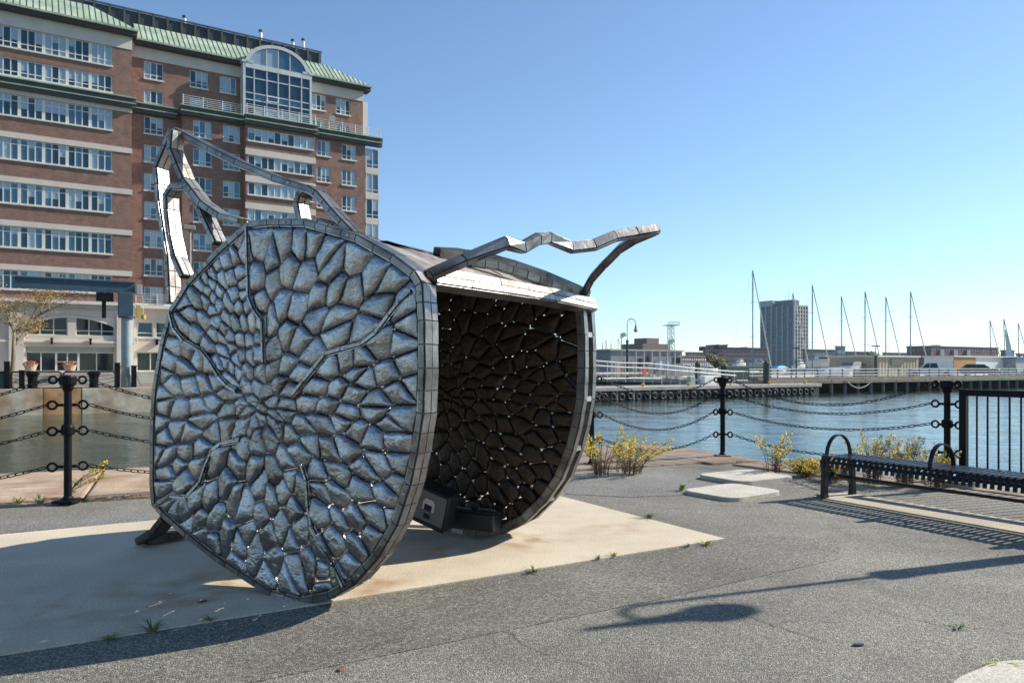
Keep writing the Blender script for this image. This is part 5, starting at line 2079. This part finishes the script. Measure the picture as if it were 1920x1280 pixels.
# ferry terminal, far left of the marina
def term_x(o, s, h):
    for k in range(6):
        MB().box(s * (.30 + .11 * k), s * (.30 + .11 * k) + .18, -.6, -.42, 0, h - .1).build('column', BLUEP, o)
    for k, (a, w_, z, hh) in enumerate(((.34, 1.0, .42, .3), (.42, .7, .42, .3), (.47, 1.0, .6, .2), (.86, 1.6, .55, .22))):
        f = MB().box(s * a, s * a + w_, -.06, -.002, h * z, h * (z + hh)).build('window', GL_X, o)
    MB().box(s * .60, s * .80, -.12, -.02, h * .32, h * .62).build('sign', M('sign_pale', (.45, .5, .58), .5), o)
    MB().box(s * .05, s * .24, -.05, -.002, .2, h * .55).build('door', M('door_tan', (.33, .27, .2), .6), o)
    MB().box(s * .62, s * 1.0, 3, 8, h + .22, h + 1.25).build('upper_block', M('plant_brown', (.14, .12, .115), .7), o)
    MB().box(s * .74, s * .92, 4, 7, h + 1.25, h + 2.2).build('plant_room', M('plant_red', (.22, .15, .13), .7), o)
block(1145, 1279, 657, 702, 112, 16, 'ferry_terminal', 'low grey ferry terminal with columns behind the gangway', 'building', M('terminal_grey', (.19, .2, .21), .7), CONC, term_x, zb=-.1)
lamp('street_lamp', Vector((at(1176, 700, 92).x, 92, -.2)), 7.5, (1, .1), 'green crook street lamp before the grey ferry terminal', 1.25)
for px, py, lb in ((1165, 628, 'grey box head lamp left of the crook lamp'), (1255, 640, 'grey box head lamp right of the crook lamp')):
    b = at(px, 700, 98)
    o = empty('box_lamp', (b.x, b.y, -.1), .2, lb, 'lamp')
    h = hz(b, py)
    MB().lathe([(.07, 0), (.06, h)], (0, 0, 0), 8).build('pole', CONC, o)
    MB().prism([(-.05, -.3), (.65, .05), (.35, .45), (-.05, .3)], lambda q_: (q_[0], -.25, h + q_[1]), lambda q_: (q_[0], .25, h + q_[1])).build('head', WHITE, o, fix=True)
# mooring piles with caps
for px, yt, Y, lb in ((1437, 675, 84, 'thick black pile with pointed cap at the pontoon end'), (1308, 676, 84, 'black pile with pointed cap behind the gangway')):
    b = at(px, 700, Y)
    o = empty('mooring_pile', (b.x, b.y, -.45), 0, lb, 'pile')
    h = hz(b, yt) + .45
    w = .34 if px > 1400 else .3
    MB().lathe([(w, 0), (w, h - .4)], (0, 0, 0), 14).build('shaft', PILE, o)
    MB().lathe([(w * 1.05, h - .399), (w * 1.05, h - .33), (.03, h)], (0, 0, 0), 14).build('cap', PILE, o)

# ------------------------------------------------------------------ boats
def hull_mesh(L, B, fb, mat, parent, name='hull'):
    st = []
    for k in range(11):
        t = k / 10
        w = B / 2 * (1 - max(0, (t - .35) / .65) ** 2.2) * (.82 + .18 * min(1, t / .25))
        sh_ = fb * (1 + .35 * t * t)
        st.append((L * t - L / 2, w, sh_, -.35 * (1 - t ** 4)))
    mb = MB()
    for x, w, zt_, zb in st:
        mb.v += [(x, -w, zt_), (x, -w * .85, zt_ * .4), (x, -w * .3, zb), (x, w * .3, zb), (x, w * .85, zt_ * .4), (x, w, zt_)]
    for k in range(10):
        for j in range(6):
            mb.f.append((6 * k + j, 6 * k + (j + 1) % 6, 6 * k + 6 + (j + 1) % 6, 6 * k + 6 + j))
    mb.f.append((0, 1, 2, 3, 4, 5))
    return mb.build(name, mat, parent, fix=True)
MAST = M('mast_alloy', (.16, .2, .23), .5, .2, .1, 1)
HULLW = M('hull_white', (.6, .6, .58), .4, 0, .05, 1)
HULLB = M('hull_blue', (.04, .07, .13), .35, 0, .05, 1)
SAIL = M('furled_sail', (.55, .54, .5), .8, 0, .1, 2)
COVER = M('sail_cover', (.03, .12, .3), .8, 0, .1, 2)
def sailboat(px, ytop, Y, label, tilt=0.0, stay=55, hull=HULLW, cover=COVER, heading=0.3, spreaders=2):
    b = at(px, 700, Y)
    o = empty('sailboat', (b.x, b.y, WZ), URZ + heading, label, 'sailboat', 'sailboats moored behind the pier')
    zt_ = hz(b, ytop) - WZ
    L = 10
    hull_mesh(L, 3.1, 1.15, hull, o)
    MB().prism([(-1.8, 1.2), (2.2, 1.25), (1.6, 1.75), (-1.5, 1.8)], lambda q_: (q_[0], -.8, q_[1]), lambda q_: (q_[0], .8, q_[1])).build('cabin', HULLW, o, bevel=.1)
    mtop = Vector((.8 + math.tan(tilt) * zt_, 0, zt_))
    MB().tube([(.8, 0, 1.2), mtop], [.115, .085], 8).build('mast', MAST, o)
    MB().tube([(.75, 0, 2.5), (-3.4, 0, 2.45)], .07, 6).build('boom', MAST, o)
    MB().tube([(.5, 0, 2.72), (-1.5, 0, 2.72), (-3.2, 0, 2.62)], [.26, .22, .12], 8).build('sail_cover', cover, o)
    sp_ = MB()
    for k in range(spreaders):
        z = zt_ * (.42 + .3 * k)
        x = .8 + math.tan(tilt) * z
        sp_.tube([(x, -1.0, z), (x, 1.0, z)], .03, 5)
    sp_.build('spreader', MAST, o)
    MB().tube([mtop, (L / 2 - .1, 0, 1.6)], .10, 6).build('forestay', SAIL, o)
    ri = MB().tube([mtop, (-L / 2 + .1, 0, 1.3)], .012, 4)
    for sg in (-1, 1):
        ri.tube([mtop, (.8, sg * 1.4, 1.25)], .012, 4)
    ri.build('rigging', MAST, o)
    return o
sailboat(1404, 506, 132, 'sailboat with the tallest mast, left of the apartment tower', heading=-.25, cover=HULLW)
sailboat(1480, 549, 150, 'sailboat whose mast stands before the tower, with a small grey sail', heading=-.3, cover=SAIL)
sailboat(1516, 534, 138, 'sailboat with mast just right of the apartment tower', heading=-.3)
sailboat(1572, 555, 142, 'sailboat with slightly raked mast, second right of the tower', tilt=-.01, heading=-.3, hull=HULLB)
sailboat(1615, 546, 140, 'sailboat with blue sail cover behind the pier lamp post', heading=-.3)
sailboat(1654, 556, 145, 'sailboat with mast above the beige shed left end', heading=-.35)
sailboat(1700, 546, 140, 'sailboat with mast above the beige shed right end', heading=-.4)
sailboat(1853, 600, 185, 'distant sailboat with thin mast left of the white furled sail', heading=-.3, tilt=-.02)
sailboat(1906, 605, 190, 'distant sailboat with thin mast at the right edge', heading=-.3, tilt=-.02)
o = sailboat(1880, 597, 180, 'distant sailboat with white cone of sail near the right edge', heading=-.2, tilt=-.03)
MB().prism([(1.6, 3), (4.6, 3), (.9, 12), (.8, 12)], lambda q_: (q_[0], -.08, q_[1]), lambda q_: (q_[0], .08, q_[1])).build('sail', WHITE, o, fix=True)
for k, (px, yt) in enumerate(((1129, 641), (1134, 637), (1145, 641), (1155, 634), (1187, 640), (1210, 637))):
    sailboat(px, yt, 300, ('far sailboat mast at left of the terminal, %s from the sculpture' % ('first', 'second', 'third', 'fourth')[k]) if k < 4 else ('far mast above the terminal roof, just right of the crook lamp', 'far mast above the terminal roof, left of its plant room')[k - 4], heading=R.uniform(-.8, .8), spreaders=1)
def motorboat(px, py, Y, label, L=8, cover=None):
    b = at(px, py, Y)
    o = empty('motor_boat', (b.x, b.y, max(WZ, b.z - .2)), URZ + R.uniform(-.4, .4), label, 'boat', 'motor boats in the marina')
    hull_mesh(L, L * .33, L * .14, HULLW, o)
    h0 = L * .14
    if cover:
        MB().prism([(-L * .48, h0), (L * .45, h0 * 1.2), (L * .1, h0 * 1.75), (-L * .3, h0 * 1.7)], lambda q_: (q_[0], -L * .12 * (1 if q_[1] > h0 * 1.5 else 1.3), q_[1]), lambda q_: (q_[0], L * .12 * (1 if q_[1] > h0 * 1.5 else 1.3), q_[1])).build('cover', cover, o, fix=True)
    else:
        MB().prism([(-L * .25, h0), (L * .22, h0 * 1.1), (L * .08, h0 * 2.1), (-L * .2, h0 * 2.1)], lambda q_: (q_[0], -L * .11, q_[1]), lambda q_: (q_[0], L * .11, q_[1])).build('cabin', HULLW, o, bevel=.1)
        MB().box(-L * .2, L * .1, -L * .113, L * .113, h0 * 1.4, h0 * 1.8).build('cabin_window', GL_X, o)
        MB().box(-L * .28, L * .12, -L * .1, L * .1, h0 * 2.5, h0 * 2.6).build('hard_top', HULLW, o)
        MB().bar((-L * .2, 0, h0 * 2.1), (-L * .2, 0, h0 * 2.5), .08, .08).bar((L * .05, 0, h0 * 2.1), (L * .05, 0, h0 * 2.5), .08, .08).build('top_support', HULLW, o)
    return o
motorboat(1388, 686, 150, 'white cabin cruiser below the brick row houses', 4.5)
motorboat(1424, 684, 165, 'white cabin cruiser at the left foot of the tower', 4.5)
motorboat(1542, 682, 145, 'white flybridge cruiser right of the tower', 6)
motorboat(1330, 696, 130, 'white motor boat behind the gangway rails', 4)
motorboat(1290, 692, 140, 'small white motor boat below the brown brick row', 3.5)
motorboat(1462, 694, 112, 'open boat with a bright blue cover by the black pile', 3.6, M('tarp_blue', (.02, .25, .55), .6))
motorboat(1500, 690, 150, 'white launch before the tower foot', 5)
motorboat(1690, 694, 118, 'small white boat beside the silver pickup', 4.5)
motorboat(1600, 694, 112, 'boat with dark outboards behind the pier rail', 6, M('cover_dark', (.05, .06, .08), .7))
o = motorboat(1566, 700, 108, 'large boat wrapped in grey cover on the pier', 6, M('shrinkwrap_grey', (.33, .36, .41), .5))
o.location.z = -.05
o.rotation_euler = (0, 0, URZ - .25)
o = MB().box(-9, 9, -.4, .4, 0, 1.9).build('hedge_screen', M('screen_green', (.012, .04, .028), .8, 0, .4, 2), None, bevel=.1)
b = at(1400, 705, 92)
o.location = (b.x, b.y, -.3)
o.rotation_euler = (0, 0, URZ)
o.scale = (.45, 1, 1)
tag(o, 'dark green screen behind the gangway end', 'screen')
# pier lamp post, timber pile with lamp
b = at(1642, 700, 104)
o = empty('pier_lamp', (b.x, b.y, -.1), 0, 'dark pole with flat lamp head before the beige shed', 'lamp')
h = hz(b, 648)
MB().lathe([(.2, 0), (.18, h * .72), (.06, h * .73), (.05, h)], (0, 0, 0), 10).build('pole', PILE, o)
MB().box(-.55, .55, -.15, .15, h, h + .14).build('head', PILE, o)
b = at(1493, 700, 100)
o = empty('pier_lamp', (b.x, b.y, -.1), 0, 'dark slim pole with flat lamp head before the tower', 'lamp')
h = hz(b, 652)
MB().lathe([(.12, 0), (.08, h)], (0, 0, 0), 10).build('pole', PILE, o)
MB().box(-.4, .4, -.15, .15, h, h + .14).build('head', PILE, o)

# ------------------------------------------------------------------ far shore
land = MB().prism([(-60, 210), (900, 210), (1400, 1500), (-900, 1500), (-300, 420)], lambda q_: (q_[0], q_[1], -4), lambda q_: (q_[0], q_[1], -.6 + (q_[1] - 210) * .002)).build('far_shore', M('shore_ground', (.12, .12, .1), .9), None, fix=True)
kind(land, 'structure')

FARG = M('far_glass', (.10, .13, .16), .3)
def corner_building(name, label, pxc, pxl, pxr, ytop, ybase, Y, wall, fl, nl, nr, win=GL_D, wall2=None, zb=None):
    c = at(pxc, ybase, Y)
    z0 = c.z if zb is None else zb
    h = hz(c, ytop) - z0
    def sol(px, d):
        k = (px - CXP) / FPX
        return (k * c.y - c.x) / (d.x - k * d.y)
    LL = sol(pxl, NV) if pxl is not None else 12
    LR = sol(pxr, UV)
    o = empty(name, (c.x, c.y, z0), URZ, label, 'building')
    MB().box(0, LR, 0, LL, 0, h).build('wall', wall, o)
    MB().box(-.3, LR + .3, -.3, LL + .3, h, h + .5).build('parapet', wall2 or wall, o)
    fh = h / fl
    wf, ws = MB(), MB()
    for f in range(fl):
        for k in range(nr):
            w_ = LR / nr
            wf.box(k * w_ + w_ * .22, (k + 1) * w_ - w_ * .22, -.12, -.02, f * fh + fh * .28, f * fh + fh * .78)
        for k in range(nl):
            w_ = LL / nl
            ws.box(-.12, -.02, k * w_ + w_ * .2, (k + 1) * w_ - w_ * .2, f * fh + fh * .25, f * fh + fh * .8)
    kind(wf.build('windows', win, o), 'stuff')
    if nl:
        kind(ws.build('windows', win, o), 'stuff')
    return o, LL, LR, h
TW = M('tower_wall', (.13, .16, .2), .7, 0, .1, .2)
o, LL, LR, h = corner_building('apartment_tower', 'tall grey apartment tower block beyond the sailboat masts', 1489, 1427, 1514, 573, 690, 430, TW, 14, 12, 9, GL_D, zb=-.2)
for k in range(7):
    MB().box(-.5, -.121, LL * k / 6 - .35, LL * k / 6 + .35, 0, h + .4).build('fin', M('tower_fin%d' % k, (.33, .37, .41), .6), o)
for k in range(6):
    MB().box(LR * k / 5 - .3, LR * k / 5 + .3, -.5, -.121, 6, h + .2).build('fin', M('tower_finr%d' % k, (.62, .58, .5), .6), o)
for k in range(15):
    MB().box(-.3, LR, -.4, -.13, 6 + (h - 6) * k / 14 - .25, 6 + (h - 6) * k / 14 + .15).build('floor_band', M('tower_band%d' % k, (.6, .56, .49), .6), o)
MB().box(1, LR * .6, 2, LL * .6, h + .5, h + 3.6).build('plant_room', TW, o)
MB().box(-1.2, LR * .5, LL * .62, LL + .4, h + .5, h + 4.0).build('plant_room', M('tower_crown', (.3, .34, .38), .6), o)
MB().tube([(3, 6, h + 3), (3, 6, h + 9)], .1, 5).tube([(4, 9, h + 3), (4, 9, h + 6.5)], .1, 5).build('antenna', CONC, o)
RB = M('far_brick_dark', (.085, .06, .06), .8, 0, .2, .3)
corner_building('brick_row', 'dark brick row houses on the far shore left of the tower', 1322, 1318, 1444, 652, 690, 330, RB, 5, 2, 34, FARG, zb=-.3)
b = bpy.data.objects['brick_row']
for k in range(12):
    MB().box(k * 2.6 + .4, k * 2.6 + 1.9, .5, 4, 8.8, 8.8 + R.uniform(.8, 2.2)).build('dormer', RB, b)
for px, lb in ((1336, 'left'), (1352, 'right')):
    c = at(px, 653, 335)
    d = empty('roof_dish', (c.x, c.y, c.z), .4, '%s of two grey rooftop structures on the dark brick row' % lb, 'roof structure')
    MB().prism([(-2, 0), (2, 0), (3, 1.8), (-3, 1.4)], lambda q_: (q_[0], -1.2, q_[1]), lambda q_: (q_[0], 1.2, q_[1])).build('canopy', RB, d, fix=True)
corner_building('brown_brick_row', 'low tan brick building behind the terminal', 1279, 1274, 1336, 669, 690, 260, M('tan_brick', (.27, .19, .14), .8, 0, .2, .3), 3, 2, 14, WHITE, zb=-.3)
corner_building('grey_flats', 'low grey flats just right of the tower foot', 1508, 1505, 1566, 656, 690, 360, M('flats_grey', (.10, .11, .12), .8), 5, 2, 14, FARG, zb=-.3)
corner_building('narrow_office', 'pale blue-grey narrow office block right of the grey flats', 1570, 1566, 1585, 650, 690, 380, M('office_pale', (.26, .28, .31), .7), 5, 2, 4, GL_D, zb=-.3)
corner_building('long_low_hall', 'long low dark hall beyond the sailboats', 1587, 1583, 1640, 660, 690, 400, M('hall_dark', (.11, .12, .13), .8), 2, 2, 8, GL_D, zb=-.3)
corner_building('red_flats', 'long red brick flats with grey bays above the parked cars', 1745, 1700, 1872, 650, 690, 330, M('far_brick_red', (.20, .085, .075), .8, 0, .15, .3), 4, 5, 26, FARG, zb=-.3)
b = bpy.data.objects['red_flats']
for k in range(3):
    MB().box(6 + k * 11, 9 + k * 11, -1, -.2, 0, 9.4).build('grey_bay', M('bay_grey%d' % k, (.25, .27, .3), .7), b)
    MB().box(2 + k * 9, 4.5 + k * 9, 3, 6, 9.3, 10.6 + k % 2).build('stair_head', M('stair_grey%d' % k, (.15, .17, .18), .7), b)
corner_building('red_flats_end', 'shorter brick block behind the white sail at right', 1884, 1876, 1902, 658, 690, 340, M('far_brick_red2', (.19, .11, .09), .8), 4, 2, 5, FARG, zb=-.3)
corner_building('far_houses', 'pale houses at the right edge of the far shore', 1912, 1905, 1990, 664, 690, 350, M('houses_grey', (.2, .2, .21), .8), 3, 2, 12, WHITE, zb=-.3)
corner_building('distant_blocks', 'small distant blocks above the tan brick building', 1289, 1285, 1318, 661, 690, 480, M('blocks_blue', (.15, .17, .2), .8), 4, 2, 6, GL_D, zb=-.3)
corner_building('distant_sheds', 'low distant sheds between the beige shed and red flats', 1660, 1655, 1745, 662, 690, 420, M('sheds_grey', (.14, .16, .18), .8), 3, 2, 12, GL_D, zb=-.3)
# lattice floodlight tower
b = at(1258, 690, 300)
o = empty('lattice_tower', (b.x, b.y, -.3), .3, 'lattice floodlight tower rising over the ferry terminal', 'tower')
h = hz(b, 609)
mb = MB()
for sx in (-1, 1):
    for sy in (-1, 1):
        mb.tube([(sx * 1.1, sy * 1.1, 0), (sx * .9, sy * .9, h)], .12, 5)
for k in range(9):
    z0, z1 = h * k / 9, h * (k + 1) / 9
    for sy in (-1, 1):
        mb.tube([(-1, sy, z0), (1, sy, z1)], .07, 4)
        mb.tube([(1, sy, z0), (-1, sy, z1)], .07, 4)
        mb.tube([(sy, -1, z0), (sy, 1, z1)], .07, 4)
mb.build('lattice', BLUEP, o)
mb = MB().box(-2.4, 2.4, -2.4, 2.4, h, h + .25)
for k in range(9):
    mb.bar((-2.4 + .6 * k, -2.4, h + .25), (-2.4 + .6 * k, -2.4, h + 1.4), .12, .12)
mb.bar((-2.4, -2.4, h + 1.4), (2.4, -2.4, h + 1.4), .12, .12)
mb.build('platform', BLUEP, o)
# trees on the far shore
def far_tree(px, ytop, Y, rx, col, label, seed):
    b = at(px, 690, Y)
    o = empty('far_tree', (b.x, b.y, -.4), 0, label, 'tree', 'trees on the far shore')
    h = hz(b, ytop) + .4
    rr = random.Random(seed)
    MB().lathe([(.35, 0), (.2, h * .6)], (0, 0, 0), 7).build('trunk', BARK, o)
    mb = MB()
    cl = [(Vector((rr.uniform(-.7, .7) * rx, rr.uniform(-.7, .7) * rx, h * rr.uniform(.4, .85))), rx * rr.uniform(.3, .5)) for _ in range(12)]
    for k in range(900):
        c, r = rr.choice(cl)
        u = Vector((rr.gauss(0, 1), rr.gauss(0, 1), rr.gauss(0, 1))).normalized() * r * rr.random() ** .3
        q_ = c + u
        a_ = Vector((rr.uniform(-1, 1), rr.uniform(-1, 1), rr.uniform(-1, 1))).normalized() * .4
        v_ = a_.orthogonal().normalized() * .4
        mb.quad(q_ - a_, q_ + v_, q_ + a_, q_ - v_)
    mb.build('crown', M('far_leaf%d' % seed, col, .8, 0, .4, .8), o)
far_tree(1345, 664, 250, 3.6, (.13, .13, .04), 'yellow green tree in front of the dark brick row', 1)
far_tree(1608, 666, 230, 3.2, (.22, .15, .04), 'golden autumn tree left of the pier lamp', 2)
far_tree(1635, 663, 260, 4.5, (.08, .10, .04), 'green tree behind the pier lamp', 3)
far_tree(1660, 668, 270, 3.0, (.09, .10, .04), 'small green tree left of the beige shed top', 4)
far_tree(1122, 668, 300, 3.0, (.16, .15, .05), 'small yellowish tree beside the far disc rim', 5)
far_tree(1315, 660, 400, 3.0, (.07, .08, .04), 'dark tree left of the brick row', 6)
far_tree(1690, 662, 380, 4.0, (.06, .075, .05), 'dark tree line clump above the beige shed', 7)
far_tree(1595, 668, 300, 3.4, (.1, .11, .05), 'olive tree below the narrow office block', 8)
# ------------------------------------------------------------------ harbour air
HZM = bpy.data.materials.new('harbour_haze')
HZM.use_nodes = True
hn = HZM.node_tree
hn.nodes.clear()
ho_ = hn.nodes.new('ShaderNodeOutputMaterial')
pv = hn.nodes.new('ShaderNodeVolumePrincipled')
pv.inputs['Color'].default_value = (0.80, 0.90, 1.0, 1)
pv.inputs['Density'].default_value = 0.00008
pv.inputs['Anisotropy'].default_value = 0.3
hn.links.new(pv.outputs[0], ho_.inputs['Volume'])
hb = MB().box(-900, 1500, -60, 1550, -6, 60).build('haze', HZM, None)
kind(hb, 'stuff')
